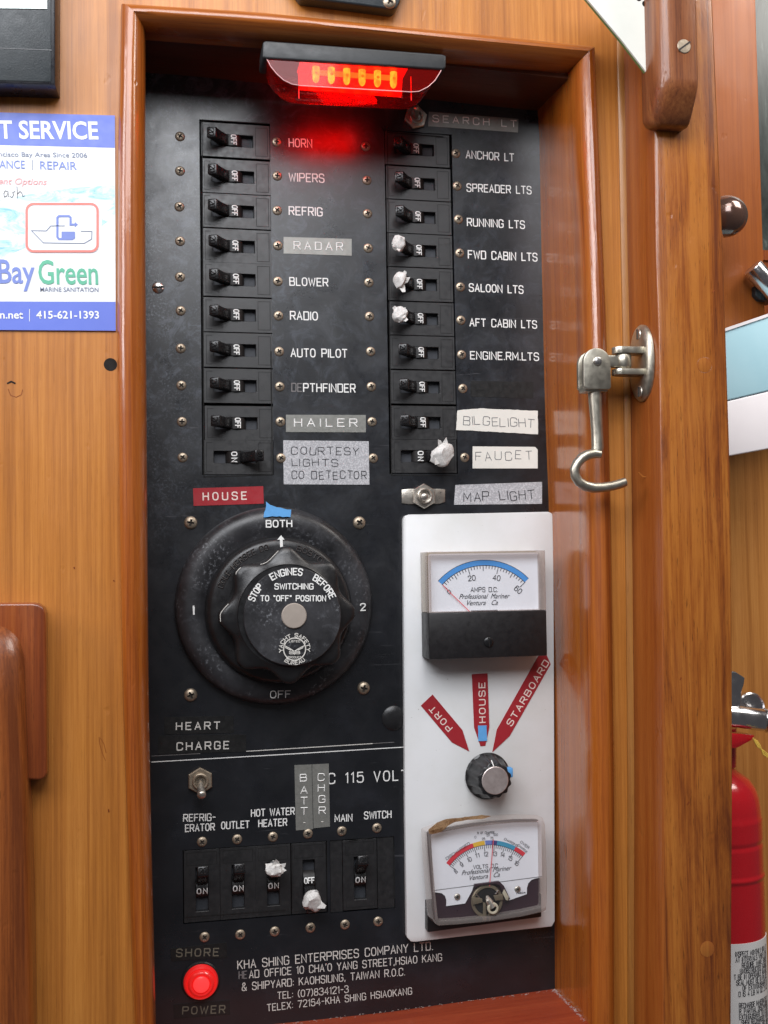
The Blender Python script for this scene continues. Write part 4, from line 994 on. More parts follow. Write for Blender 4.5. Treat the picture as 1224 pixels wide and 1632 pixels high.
for x, y, on, lb_ in ((322, 1412, True, 'upright black breaker switched on under the word REFRIGERATOR'), (379.5, 1407, True, 'upright black breaker switched on under the word OUTLET'), (435.5, 1401, True, 'upright breaker with ragged tape on its lever under HOT WATER HEATER'), (492.5, 1396, False, 'upright black breaker switched off under the BATT CHGR labels'), (574, 1394, True, 'wide black main breaker switched on under the words MAIN SWITCH')):
    o = breaker(x, y, on, lb_, 0, group=GA); o.location.z = (at(430, 1403).z+at(574, 1394).z)/2 if x < 540 else at(574, 1394).z
# ---- panel plate with cut-outs under each bank
def bank(x0, y0, x1, y1):
    a = at(x0, y0, 0); b = at(x1, y1, 0); return (a.x, b.x, b.z, a.z)
b1 = bank(0, 0, 1, 1)
lx0 = at(377, 480).x-BH/2-.0006; lx1 = lx0+BH+.0012; b1 = (lx0, lx1, at(380, 757).z, at(377, 194).z)
rx0 = at(671, 480).x-BH/2-.0012; rx1 = rx0+BH+.0024; b2 = (rx0, rx1, at(676, 755).z, at(667, 211).z)
az = (at(430, 1403).z+at(574, 1394).z)/2; b3 = (at(322, 1412).x-BW/2-.0004, at(492.5, 1396).x+BW/2+.0004, az-BH/2-.0005, az+BH/2+.0005)
mz = at(574, 1394).z; b4 = (at(526, 1394).x, at(629, 1394).x, mz-BH/2-.0008, mz+BH/2+.0008)
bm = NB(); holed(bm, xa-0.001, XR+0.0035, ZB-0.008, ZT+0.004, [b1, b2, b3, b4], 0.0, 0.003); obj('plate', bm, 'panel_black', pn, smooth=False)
# filler behind the cut-outs
bm = NB(); box(bm, xa, XR, 0.0085, 0.009, ZB, ZT); obj('backing', bm, 'gap_black', pn, smooth=False)
def filler(x0, x1, z0, z1):
    bm = NB(); box(bm, x0, x1, 0.0007, 0.005, z0, z1); return obj('filler_strip', bm, 'breaker_black', pn, smooth=False)
# ordinary strips left and right of main lever inside its double cut-out, and the joints of the shore bank
bx = at(574, 1394).x
filler(b4[0]+.0003, bx-BW/2-.0002, b4[2]+.0003, b4[3]-.0003); filler(bx+BW/2+.0002, b4[1]-.0003, b4[2]+.0003, b4[3]-.0003)
for _l in [[(322, 191), (426, 197)], [(322, 191), (325, 760)], [(325, 760), (434, 757)], [(432, 560), (434, 757)], [(617, 211), (706, 218)], [(617, 211), (624, 757)], [(624, 757), (726, 758)]]: strokes('bank_outline', [_l], 0.0, 1.4, 'gap_black', pn)
for _l in [[(465, 1345), (466, 1447)], [(521, 1340), (521, 1438)], [(295, 1462), (455, 1450)], [(556, 1340), (596, 1334)], [(628, 1352), (629, 1432)]]: strokes('cover_outline', [_l], 0.0, 1.0, 'gap_black', pn)
# ---- engraved lettering
W = 'print_white'
E = [('HORN', (461, 233.5), (497, 235), 14), ('WIPERS', (461, 288.5), (516.5, 290.5), 14), ('REFRIG', (461, 342), (513.5, 344), 14),
('BLOWER', (462, 454.5), (522.5, 456), 13.5), ('RADIO', (463, 509), (506, 510), 14), ('AUTO PILOT', (464, 568.3), (553, 569.5), 14),
('PTHFINDER', (484, 624), (566, 625), 14), ('ANCHOR LT', (743, 251.8), (818.8, 257), 13), ('SPREADER LTS', (744.3, 304.8), (846.6, 309), 13),
('RUNNING LTS', (745, 359.7), (836, 364), 13), ('FWD CABIN LTS', (746.5, 411.5), (856, 416), 13.5), ('SALOON LTS', (748, 464), (833.7, 467.5), 13),
('AFT CABIN LTS', (749, 519.5), (855.3, 523), 13), ('ENGINE.RM.LTS', (750, 572), (858.5, 574.3), 13)]
for s, a, b, h in E: stext(s, a, b, h, 0, W, pn, weight=0.145)
stext('DE', (465, 623.5), (480.5, 624), 14, 0, 'print_worn', pn, weight=0.14)
stext('C 115 VOLTS', (524, 1248.8), (664, 1242), 17, 0, W, pn, weight=0.12, gap=2.4)
for s, a, b, h in [('REFRIG-', (292.5, 1309), (343, 1307.5), 12), ('ERATOR', (295.6, 1325.5), (341.6, 1323), 12), ('OUTLET', (353, 1321), (397, 1319), 12),
 ('HOT WATER', (400.6, 1301.3), (469, 1297.8), 12), ('HEATER', (412.3, 1317.8), (457, 1315.5), 12), ('MAIN', (534, 1309.6), (561, 1308.3), 12), ('SWITCH', (580.8, 1305), (623.3, 1303), 12)]:
    stext(s, a, b, h, 0, W, pn, weight=0.15)
stext('KHA SHING ENTERPRISES COMPANY LTD.', (379, 1544.5), (689.5, 1513.5), 14, 0, 'print_grey', pn, weight=0.12)
stext('HE', (381, 1560), (393, 1559), 12.5, 0, 'print_worn', pn)
stext("AD OFFICE 10 CHA'O YANG STREET,HSIAO KANG", (397.5, 1558.8), (704, 1531), 12.5, 0, 'print_grey', pn, weight=0.12)
stext('& SHIPYARD: KAOHSIUNG, TAIWAN R.O.C.', (386, 1578.8), (645, 1554), 12.5, 0, 'print_grey', pn, weight=0.12)
stext('TEL: (07)834121-3', (442.5, 1592), (555, 1581.5), 11.5, 0, 'print_grey', pn, weight=0.12)
stext('TELEX: 72164-KHA SHING HSIAOKANG', (426, 1611.5), (656.3, 1584.3), 11.5, 0, 'print_grey', pn, weight=0.12)
for _l in [[(242, 1214.4), (440, 1203), (645, 1190.5)]]: strokes('engraved_line', [_l], 0, 1.3, 'print_white', pn)
for _l in [[(393, 1197.3), (520, 1189.5), (594, 1185)]]: strokes('engraved_line', [_l], 0, 1.2, 'print_grey', pn)
for _l in [[(242, 1204.8), (319, 1201)], [(594, 1185), (628, 1182.8)]]: strokes('engraved_line', [_l], 0, 0.8, 'print_worn', pn)
# ---- screws: pan heads with a cross recess
def screw_mesh(R_, h0, slotted=False):
    bm = NB(); NR, NS = 11, 48; rings = []
    for i in range(NR+1):
        r = R_*(1-(i/NR)); row = []
        for k in range(NS):
            th = 2*math.pi*k/NS; x, z = r*math.cos(th), r*math.sin(th); q = r/R_
            y = h0*math.sqrt(max(0, 1-q*q*0.97)) if i else 0
            cut = (abs(z) < R_*.13) if slotted else ((min(abs(x), abs(z)) < R_*.12 and max(abs(x), abs(z)) < R_*.52))
            if cut: y = min(y, h0*(0.40 if slotted else 0.30+0.5*q))
            row.append(bm.verts.new((x, -y, z)))
        rings.append(row)
    for A, B in zip(rings, rings[1:]):
        for k in range(NS):
            f = bm.faces.new((A[k], A[(k+1) % NS], B[(k+1) % NS], B[k])); c = f.calc_center_median(); x, z = abs(c.x), abs(c.z)
            cut = (z < R_*.13) if slotted else (min(x, z) < R_*.15 and max(x, z) < R_*.55)
            f.material_index = 1 if cut else 0
    return bm
def first_screw(R_, h0, mat, slotted=False, loc=(0, 0, 0)):
    o = obj('screw', screw_mesh(R_, h0, slotted), [mat, 'screw_dirt'], pn, ang=55)
    return o
SP = {}
def screw(px, py, R_=0.0035, h0=0.0014, mat='old_brass', slotted=False, rot=None, parent=None, Y=0.0):
    key = (R_, mat, slotted)
    if key not in SP: o = SP[key] = first_screw(R_, h0, mat, slotted)
    else: o = SP[key].copy(); COL.objects.link(o)
    if parent: o.parent = parent; o.matrix_parent_inverse = Matrix.Translation(-world_loc(parent))
    c = at(px, py, Y-h0*.5); o.location = (c.x, Y-0.00005, c.z); o.rotation_euler = (0, math.radians(random.uniform(0, 90) if rot is None else rot), 0); return o
SA = [(287, 217), (287, 272), (286, 329), (287, 384), (287, 441), (288, 495), (288, 555), (289, 614), (290, 672), (291, 729)]
SB = [(441, 226), (442, 280), (442, 335), (443, 391), (443, 448), (444, 503), (445, 560), (446, 616), (447, 672), (448, 730)]
SC = [(583, 233), (585, 287), (586, 340), (587, 395), (588, 450), (589, 504), (591, 560), (592, 616), (593, 672), (595, 730)]
SD = [(727, 244), (729, 296), (731, 349), (733, 403), (734, 457), (735, 510), (736, 565), (738, 619), (741, 729)]
for L_ in (SA, SB, SC, SD, [(322, 1342), (378, 1338), (435, 1334), (491, 1329), (545, 1325), (601, 1320)], [(326, 1494), (383, 1490), (438, 1485), (495, 1479), (550, 1474), (603, 1469)]):
    for x, y in L_: screw(x, y)
for x, y in ((304, 833), (573, 833), (304, 1108), (580, 1097)): screw(x, y, 0.0046, 0.0024)
screw(252, 458, 0.0042, 0.0020, 'bright_steel', True, -3)
screw(621, 2, 0.0045, 0.0022, 'old_brass', rot=30, parent=[o for o in bpy.data.objects if o.name == 'dark_fitting'][0], Y=YW-0.0121)
bm = NB(); c = at(627.8, 1144.3, 0); lathe(bm, c, [(0.0088, 0), (0.0088, 0.0006), (0.0075, 0.0016), (0.004, 0.0022), (0, 0.0024)], 40); obj('blanking_cap', bm, 'knob_black', pn)
sheet('black_tape_patch', [(750, 607), (850, 609), (850, 635), (750, 632)], 0, 'black_tape', pn)

# ------------------------------------------------------------------ stuck-on labels
def label(txts, poly, mat, ink, lab, Y=0.0, name='tape_label', group=None, jag=0.0, **k):
    c = at(sum(p[0] for p in poly)/len(poly), max(p[1] for p in poly), Y); t = thing(name, lab, 'label', c, group)
    sheet('tape', poly, Y, mat, t, th=0.00035, jag=jag)
    for s, a, b, h in txts: stext(s, a, b, h, Y-0.00035, ink, t, lift=0.0001, **k)
    return t
EMB = dict(weight=0.16, gap=3.2, ridge=0.0003)
label([('RADAR', (469, 397), (546, 399), 13)], [(452, 377.5), (560.5, 380.7), (560.5, 407.5), (452, 404)], 'silver_tape', 'silver_emboss', 'small silver embossed tape reading RADAR', **EMB)
label([('HAILER', (469.5, 679.5), (569, 680), 13.5)], [(455.8, 661), (583, 661.3), (583, 689), (455.8, 688.5)], 'silver_tape', 'silver_emboss', 'small silver embossed tape reading HAILER', **EMB)
label([('SEARCH LT', (690, 193.8), (823, 202.5), 11.5)], [(683.5, 178), (826.3, 189.5), (825.4, 211), (682.5, 201)], 'silver_tape', 'silver_emboss', 'tarnished silver embossed tape reading SEARCH LT under the red lamp', **EMB)
label([('COURTESY', (465, 724), (572, 725), 12.5), ('LIGHTS', (465, 742), (538, 742.5), 12), ('CO DETECTOR', (465, 763.5), (584, 763), 13)], [(451.3, 701.7), (587.6, 703.2), (588.8, 772.4), (452.2, 771.8)], 'foil_tape', 'ink', 'foil tape handwritten COURTESY LIGHTS CO DETECTOR', jitter=1.0, weight=0.11, gap=2.0, name='handwritten_label')
label([('BILGELIGHT', (738, 676.4), (851.7, 680.8), 14)], [(729, 654), (765.5, 650.7), (857, 654.8), (857.7, 692), (727, 685)], 'masking_tape', 'ink_soft', 'white tape handwritten BILGELIGHT with torn left end', jitter=1.0, weight=0.08, gap=1.5, name='handwritten_label', jag=0.00018)
label([('FAUCET', (758, 734.6), (847.7, 731.3), 14)], [(753.3, 711.4), (853, 712.2), (857, 716.8), (857, 746.5), (753.3, 746.5)], 'masking_tape', 'ink_soft', 'white tape handwritten FAUCET', jitter=1.0, weight=0.08, gap=2.6, name='handwritten_label')
label([('MAP LIGHT', (739.5, 799), (851.7, 795.5), 15)], [(725.8, 772.9), (863.9, 768), (863.9, 803), (723.7, 804.4)], 'foil_tape', 'ink', 'foil tape handwritten MAP LIGHT above the white plate', jitter=1.0, weight=0.10, gap=1.9, name='handwritten_label')
label([('HOUSE', (324, 797), (392.7, 795.5), 13)], [(307.6, 778.2), (419.5, 774.8), (420.5, 802.6), (308.6, 806.3)], 'red_tape', 'red_tape_print', 'red embossed tape reading HOUSE above the rotary switch', weight=0.17, gap=3.6)
label([('HEART', (281, 1163), (350, 1161.5), 12.5)], [(262, 1143), (372, 1141), (372.5, 1168), (262, 1170.5)], 'black_tape', 'print_grey', 'black embossed tape reading HEART below the rotary switch', weight=0.17, gap=3.0)
label([('CHARGE', (282, 1195.5), (364.6, 1193), 13)], [(252, 1172.5), (392, 1170.5), (392.5, 1198), (252, 1202)], 'black_tape', 'print_grey', 'black embossed tape reading CHARGE at the engraved lines', weight=0.17, gap=2.8)
for nm, poly, letters, lb_ in (('BATT.', [(469.2, 1219.5), (496.7, 1218.4), (499, 1321.4), (471.6, 1323.4)], [('B', 483.5, 1239), ('A', 484.5, 1258.5), ('T', 484.5, 1275.5), ('T', 484.5, 1292), ('.', 485, 1309)], 'upright silver tape reading BATT, left of its twin'),
                         ('CHGR.', [(497.4, 1218.4), (524, 1217), (525.9, 1317.3), (499.8, 1320)], [('C', 511.8, 1238), ('H', 512, 1255), ('G', 513, 1273), ('R', 513.5, 1291), ('.', 513.5, 1307.5)], 'upright silver tape reading CHGR, right of its twin')):
    t = thing('tape_label', lb_, 'label', at(poly[2][0]-13, poly[2][1], 0)); sheet('tape', poly, 0, 'silver_tape', t, th=0.00035)
    for ch, x, y in letters:
        if ch == '.': stext('-', (x-1.2, y+4), (x+1.2, y+4), 5, -0.00035, 'print_grey', t, ridge=0.0003, weight=.5)
        else: stext(ch, (x-5, y+6.2), (x+5, y+5.9), 12, -0.00035, 'silver_emboss', t, weight=0.15, ridge=0.0003)
label([('SHORE', (281, 1524.5), (348, 1523), 13)], [(272, 1512), (361, 1502), (362, 1526), (273, 1532)], 'black_tape', 'print_dim', 'dark embossed tape reading SHORE above the red pilot lamp', weight=0.17, gap=2.6)
label([('POWER', (291, 1616.5), (358, 1614), 13)], [(276, 1601), (366, 1594), (367, 1617), (277, 1624)], 'black_tape', 'print_dim', 'dark embossed tape reading POWER below the red pilot lamp', weight=0.17, gap=2.6)
o = sheet('blue_tape', [(424.3, 799.5), (430, 805), (452, 811), (463.7, 812), (463, 824), (440, 823), (420, 824), (423, 812)], -0.0135, 'blue_tape', th=0.0003, jag=0.0003); tag(o, 'torn scrap of blue tape above the word BOTH', 'tape')

# ------------------------------------------------------------------ rotary battery switch
bs_ = thing('battery_switch', 'large round black rotary battery switch with lobed knob and white lettering', 'rotary switch', at(440, 965, 0))
c0 = at(440, 965.5, -0.010); c0 = Vector((c0.x, 0, c0.z))
RB = 0.0695
bm = NB(); lathe(bm, c0, [(RB, 0.0), (RB, 0.0050), (RB-.0015, 0.0085), (RB-.0045, 0.0112), (RB-.0085, 0.0125), (0.0525, 0.0125), (0.0515, 0.0118), (0, 0.0118)], 96); obj('base_ring', bm, 'switch_black', bs_, ang=50)
YP = -0.0215; c1 = at(447, 972.5, YP); c1 = Vector((c1.x, -0.0120, c1.z))
bm = NB(); lathe(bm, c1, [(0.0512, 0), (0.0508, 0.004), (0.0490, 0.0080), (0.0470, 0.0093), (0.0440, 0.0097), (0, 0.0097)], 96); obj('inner_housing', bm, 'knob_black', bs_, ang=50)
YN = -0.046; c2 = at(461, 981, YN); kc = Vector((c2.x, 0, c2.z))
def lobe(R_, amp, y, sq=1.0):
    out = []
    for i in range(192):
        th = 2*math.pi*i/192; s_ = max(0.0, abs(math.sin(4*(th-math.radians(91))))-0.22)/0.78; r = R_-amp*s_**1.3
        out.append(Vector((kc.x+r*math.cos(th), y, kc.z+r*math.sin(th))))
    return out
bm = NB(); loft(bm, [lobe(0.0440, 0.0040, -0.0215), lobe(0.0458, 0.0062, -0.0228), lobe(0.0464, 0.0070, -0.0360), lobe(0.0461, 0.0070, -0.0388), lobe(0.0450, 0.0068, -0.0402), lobe(0.0415, 0.0048, -0.0413), lobe(0.0348, 0.0, -0.0425), lobe(0.0342, 0, -0.0430), lobe(0.0338, 0, -0.0426)], closed=True); kn = obj('knob', bm, 'knob_black', bs_, ang=45)
for a0_, a1_ in ((98, 118), (134, 141), (168, 184)):  # pale tubes drawn along the lobe edges as highlights
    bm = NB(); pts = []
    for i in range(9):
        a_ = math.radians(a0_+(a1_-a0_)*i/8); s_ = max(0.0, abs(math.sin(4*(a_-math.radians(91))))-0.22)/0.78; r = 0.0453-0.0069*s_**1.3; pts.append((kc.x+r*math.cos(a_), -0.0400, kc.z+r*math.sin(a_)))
    tube(bm, pts, 0.00026, 8); obj('edge_highlight', bm, 'print_grey', kn)
c3 = at(468, 983, -0.0455); c3 = Vector((c3.x, -0.0437, c3.z)) 
kc3 = Vector((lerp(kc.x, c3.x, .8), -0.0429, lerp(kc.z, c3.z, .8)))
bm = NB(); lathe(bm, kc3, [(0.0328, 0), (0.0328, 0.0020), (0.0323, 0.0025), (0, 0.0026)], 96); fd = obj('face_disc', bm, 'switch_black', kn)
YFc = -0.0429-0.0027
cf = Vector((kc3.x, YFc, kc3.z+0.0004))
pxm = (at(469, 983, YFc)-at(468, 983, YFc)).length
arctext('STOP', cf, 0.0276, 158, 136, 0.0042, 'print_white', fd, weight=0.18)
arctext('ENGINES', cf, 0.0276, 119, 77, 0.0042, 'print_white', fd, weight=0.18)
arctext('BEFORE', cf, 0.0276, 60, 23, 0.0042, 'print_white', fd, weight=0.18)
stext('SWITCHING', (438, 938.8), (499, 938.8), 9.8, YFc, 'print_white', fd, weight=0.19)
stext('TO "OFF" POSITION', (415.5, 957.8), (519, 957.8), 9.8, YFc, 'print_white', fd, weight=0.19)
bm = NB(); cb = at(469, 981.5, YFc-.0015); cb = Vector((cb.x, YFc, cb.z)); lathe(bm, cb, [(0.0085, -0.001), (0.0085, 0.0008), (0.0080, 0.0013), (0, 0.0015)], 40); obj('centre_cap', bm, 'dull_cap', kn)
ce = at(469.5, 1034.5, YFc); em = 1/1.0*pxm
bm = NB(); ribbon(bm, [(ce.x+17.5*em*math.cos(2*math.pi*i/48), ce.z+17.5*em*math.sin(2*math.pi*i/48)) for i in range(48)], True, 0.00035, lambda a, b, h: Vector((a, YFc-LIFT, b))); obj('emblem_ring', bm, 'print_grey', fd, recalc=False, smooth=False)
arctext('YACHT SAFETY', ce, 19.3*em, 190, -10, 5.5*em, 'print_grey', fd, weight=0.2)
arctext('BUREAU', ce, 24.6*em, 228, 312, 5.5*em, 'print_grey', fd, weight=0.2, inward=True)
stext('LISTED', (461, 1023.5), (478, 1023.5), 3.4, YFc, 'print_grey', fd, weight=0.2)
stext('PRODUCT', (459, 1049), (480, 1049), 3.4, YFc, 'print_grey', fd, weight=0.2)
stext('SB', (461, 1042), (478, 1042), 5, YFc, 'print_grey', fd, weight=0.25)
strokes('emblem_gull', [[(453.5, 1029), (461, 1033), (469, 1038), (477, 1033), (485, 1029)], [(455, 1032), (463, 1036)], [(475, 1036), (483, 1032)], [(469, 1038), (469, 1043)]], YFc, 1.3, 'print_grey', fd)
brg = [o for o in bs_.children if o.name.startswith('base_ring')][0]; inh = [o for o in bs_.children if o.name.startswith('inner_housing')][0]
stext('BOTH', (424.5, 840), (465, 839.5), 12, -0.0126, 'print_white', brg, weight=0.19)
stext('OFF', (431, 1112.3), (463, 1111.5), 12, -0.0126, 'print_white', brg, weight=0.15)
stext('I', (308.8, 979), (309.2, 979), 13, -0.0126, 'print_white', brg, weight=0.22)
strokes('lettering', [[(308.4, 966), (309, 979)]], -0.0126, 2.6, 'print_white', brg)
stext('2', (575, 973), (582.5, 972.5), 12, -0.0126, 'print_white', brg, weight=0.18)
sheet('arrow', [(448, 853), (453.5, 860), (450.5, 860), (451, 872), (446.5, 872), (446, 860), (442, 860)], -0.0218, 'print_white', inh, th=0.0001)
ci = Vector((c1.x, -0.0218, c1.z))
arctext('COLE-HERSEE CO.', ci, 0.0425, 158, 99, 0.0036, 'emboss_black', inh, weight=0.2, ridge=0.0003)
arctext('BOSTON', ci, 0.0425, 74, 44, 0.0036, 'emboss_black', inh, weight=0.2, ridge=0.0003)

# ------------------------------------------------------------------ toggle switches
def hexnut(bm, c, R_, h, rot=0.0):
    lathe(bm, c, [(R_, 0), (R_, h*.8), (R_*.93, h), (R_*.62, h), (R_*.58, h*.7), (R_*.58, 0)], 6, a0=rot)
def toggle(px, py, R_, lever, lab, plate=None, rot=0.0, mat='old_brass', tip=0.0022):
    c = at(px, py, -0.001); c = Vector((c.x, 0, c.z)); t = thing('toggle_switch', lab, 'toggle switch', c); h0 = 0
    if plate:
        bm = NB(); pprism(bm, plate, -0.0012, -0.0001); obj('indicator_plate', bm, 'nickel', t, bevel=0.0003); h0 = 0.0012
    bm = NB(); lathe(bm, c-Vector((0, h0, 0)), [(R_*.84, 0), (R_*.84, 0.0006), (R_*.6, 0.0007)], 32); obj('washer', bm, mat, t)
    bm = NB(); hexnut(bm, c-Vector((0, h0+.0007, 0)), R_, 0.0026, rot); obj('hex_nut', bm, mat, t, ang=20)
    bm = NB(); lathe(bm, c-Vector((0, h0, 0)), [(R_*.60, 0), (R_*.60, 0.0052), (R_*.54, 0.0056), (R_*.44, 0.0054), (R_*.40, 0.0030), (0, 0.0026)], 32); obj('bushing', bm, mat, t)
    e = at(lever[0], lever[1], -lever[2]); bm = NB(); s = c-Vector((0, h0+.0035, 0)); tube(bm, [s, s.lerp(e, .55), s.lerp(e, .93), e], [tip*.72, tip*.85, tip*1.05, tip*.75], 20); obj('lever', bm, 'nickel', t, ang=60)
    return t
toggle(662, 188, 0.0088, (663, 170, 0.018), 'small toggle switch under the red lamp beside SEARCH LT', mat='nickel', rot=math.radians(15))
toggle(319, 1244, 0.0092, (321.5, 1269, 0.020), 'toggle switch with hexagonal nut and lever down above REFRIGERATOR', rot=math.radians(30), tip=0.0030)
toggle(674.5, 791, 0.0092, (676, 792, 0.016), 'toggle switch on a bare metal plate beside the MAP LIGHT tape', plate=[(640, 780.5), (652, 779), (700, 779), (709.5, 780), (709.5, 800), (700, 803), (652, 803.5), (640.5, 802)], rot=math.radians(30), tip=0.0027, mat='nickel')

# ------------------------------------------------------------------ pilot lamp
t = thing('pilot_lamp', 'glowing round red pilot lamp between the SHORE and POWER tapes', 'indicator lamp', at(320.5, 1595, 0))
c = at(320.6, 1568, -0.006); c = Vector((c.x, 0, c.z))
bm = NB(); lathe(bm, c, [(0.0132, 0), (0.0132, 0.001), (0.0125, 0.0018), (0.0115, 0.0018)], 40); obj('bezel', bm, 'knob_black', t)
bm = NB(); lathe(bm, c, [(0.0118, 0.0), (0.0118, 0.003), (0.0110, 0.0048), (0.0100, 0.0052), (0.0094, 0.0046), (0.0088, 0.0062), (0.0076, 0.0072), (0.0066, 0.0070), (0.0060, 0.0062), (0.0055, 0.0076)], 48); obj('lens', bm, 'pilot_red', t, ang=30)
bm = NB(); lathe(bm, c, [(0.0056, 0.0060), (0.0054, 0.0080), (0.0040, 0.0088), (0, 0.0091)], 40); obj('lens_centre', bm, 'pilot_core', t)

# ------------------------------------------------------------------ white plate with meters
YPl = -0.0062
t = thing('meter_plate', 'white plastic plate carrying the two meters and the selector knob', 'mounting plate', at(765, 1490, 0))
bm = NB(); pprism(bm, [(643, 828), (646, 822), (652, 820), (760, 818), (874, 815.5), (880, 818), (882, 824), (883, 1000), (884, 1250), (884.6, 1468), (880, 1477), (770, 1489), (662, 1501.5), (655, 1501), (648.5, 1494), (646, 1300), (644, 1050)], YPl, -0.0003); obj('plate_sheet', bm, 'white_plastic', t, bevel=0.0008, seg=2)

def mk_px(Y): return lambda x, y: (x, y)
Z6 = lambda x, y: (620+x/3.887, 800+y/3.887)
Z8 = lambda x, y: (620+x/3.777, 1200+y/3.777)
def dial_arc(name, cpx, r0, r1, a0, a1, Y, mat, parent, lift, k=40):
    bm = NB(); A, B = [], []
    for i in range(k+1):
        th = math.radians(a0+(a1-a0)*i/k)
        for L_, r in ((A, r0), (B, r1)):
            p = at(cpx[0]+r*math.cos(th), cpx[1]-r*math.sin(th), Y-lift); L_.append(bm.verts.new(p))
    for i in range(k): bm.faces.new((A[i], A[i+1], B[i+1], B[i]))
    return obj(name, bm, mat, parent, recalc=False, smooth=False)
def ticks(cpx, r0, specs, Y, parent, w_=0.8):
    lines = []
    for a, L_ in specs:
        th = math.radians(a); lines.append([(cpx[0]+r0*math.cos(th), cpx[1]-r0*math.sin(th)), (cpx[0]+(r0-L_)*math.cos(th), cpx[1]-(r0-L_)*math.sin(th))])
    strokes('scale_marks', lines, Y, w_, 'dial_ink', parent, lift=0.00025)
# ammeter
m = thing('ammeter', 'rectangular clear-topped ammeter with blue arc scale to 60 and black lower half', 'meter', at(770, 1045, YPl))
YF = YPl-0.0225; YD = YPl-0.0165
a = at(*Z6(188, 300), YPl); b = at(*Z6(978, 985), YPl)
fl_, ft = at(*Z6(240, 308), YF), at(*Z6(972, 300), YF); fb = at(*Z6(600, 965), YF); fr_ = at(*Z6(974, 600), YF)
X0, X1, Z1, Z0 = fl_.x, fr_.x, (fl_.z+ft.z)/2, fb.z; ZM = at(*Z6(600, 680), YF).z
bm = NB(); box(bm, X0, X1, YF, YPl-0.0001, Z0, ZM); obj('lower_cover', bm, 'meter_black', m, bevel=0.0008)
bm = NB(); holed(bm, X0, X1, ZM+0.0002, Z1, [(X0+0.0022, X1-0.0040, ZM+0.0008, Z1-0.0026)], YF+.0003, YPl-0.0001); obj('cover_rim', bm, 'clear_edge', m, bevel=0.0006)
bm = NB(); box(bm, X0+.0004, X1-.0004, YPl-0.0045, YPl-.0002, ZM, Z1-.0004); obj('case_back', bm, 'old_plastic', m, smooth=False)
d0 = at(*Z6(244, 322), YD); d1 = at(*Z6(932, 690), YD)
bm = NB(); pts = rrect(d0.x, d1.x, ZM-0.004, d0.z, 0.0018); prism(bm, pts, YD, YD+0.001); dl = obj('dial_plate', bm, 'dial_white', m, smooth=False)
cA = Z6(592, 742)
k6 = 1/3.887
dial_arc('scale_band', cA, 350*k6, 382*k6, 44.5, 138.8, YD, 'dial_blue', dl, 0.0001)
dial_arc('scale_edge', cA, 381*k6, 384*k6, 44.5, 138.8, YD, 'dial_ink', dl, 0.00018); dial_arc('scale_edge', cA, 347*k6, 350*k6, 44.5, 138.8, YD, 'dial_ink', dl, 0.00018)
ticks(cA, 350*k6, [(138.8-94.3*i/30, (42 if i % 10 == 0 else 34 if i % 5 == 0 else 20)*k6) for i in range(31)], YD, dl, 1.0)
def dtext(s, cx, cy, hz_, ang, z, Y, parent, wz, mat='dial_ink', weight=0.13, gap=1.5):
    th = math.radians(ang); ux, uy = math.cos(th), -math.sin(th); vx, vy = math.sin(th), math.cos(th)
    x0, y0 = cx-ux*wz/2+vx*hz_/2, cy-uy*wz/2+vy*hz_/2
    return stext(s, z(x0, y0), z(x0+ux*wz, y0+uy*wz), hz_/(3.887 if z is Z6 else 3.777), Y, mat, parent, weight=weight, gap=gap, lift=0.0003)
dtext('20', 512, 470, 34, 8, Z6, YD, dl, 44); dtext('40', 667, 468, 34, -8, Z6, YD, dl, 44); dtext('60', 802, 543, 34, -42, Z6, YD, dl, 44)
dtext('0', 371, 556, 28, 40, Z6, YD, dl, 18); dtext('AMPS D.C.', 590, 541, 30, 0, Z6, YD, dl, 166)
btext('Professional  Mariner', Z6(434, 600), Z6(748, 596), 8.0, YD, 'dial_ink', dl, shear=0.45, lift=0.0003); btext('Ventura   Ca', Z6(484, 640), Z6(675, 637), 8.0, YD, 'dial_ink', dl, shear=0.45, lift=0.0003)
strokes('needle', [[Z6(333, 514), Z6(372, 556), Z6(505, 684)]], YD-0.0012, 1.2, 'needle_red', m)
sheet('pointer_stop', [Z6(510, 672), Z6(672, 668), Z6(676, 684), Z6(510, 686)], YD-0.0012, 'meter_purple', m, th=0.0004)
bm = NB(); bm.faces.new([bm.verts.new(p) for p in ((X0+.0022, YF+.0006, ZM+.0008), (X1-.0040, YF+.0006, ZM+.0008), (X1-.0040, YF+.0006, Z1-.0026), (X0+.0022, YF+.0006, Z1-.0026))]); obj('window', bm, 'clear_plastic', m, smooth=False, recalc=False)
bm = NB(); c = at(*Z6(616, 868), YF); lathe(bm, c, [(0.0034, -.0002), (0.0034, 0.0008), (0.0028, 0.0012), (0, 0.0014)], 28); s1 = obj('adjusting_screw', bm, 'toggle_black', m)
bm = NB(); ribbon(bm, [(c.x+.0003, c.z-.0030), (c.x-.0003, c.z+.0030)], False, 0.0003, lambda a, b, h: Vector((a, c.y-0.0015, b))); obj('slot', bm, 'gap_black', s1, recalc=False)
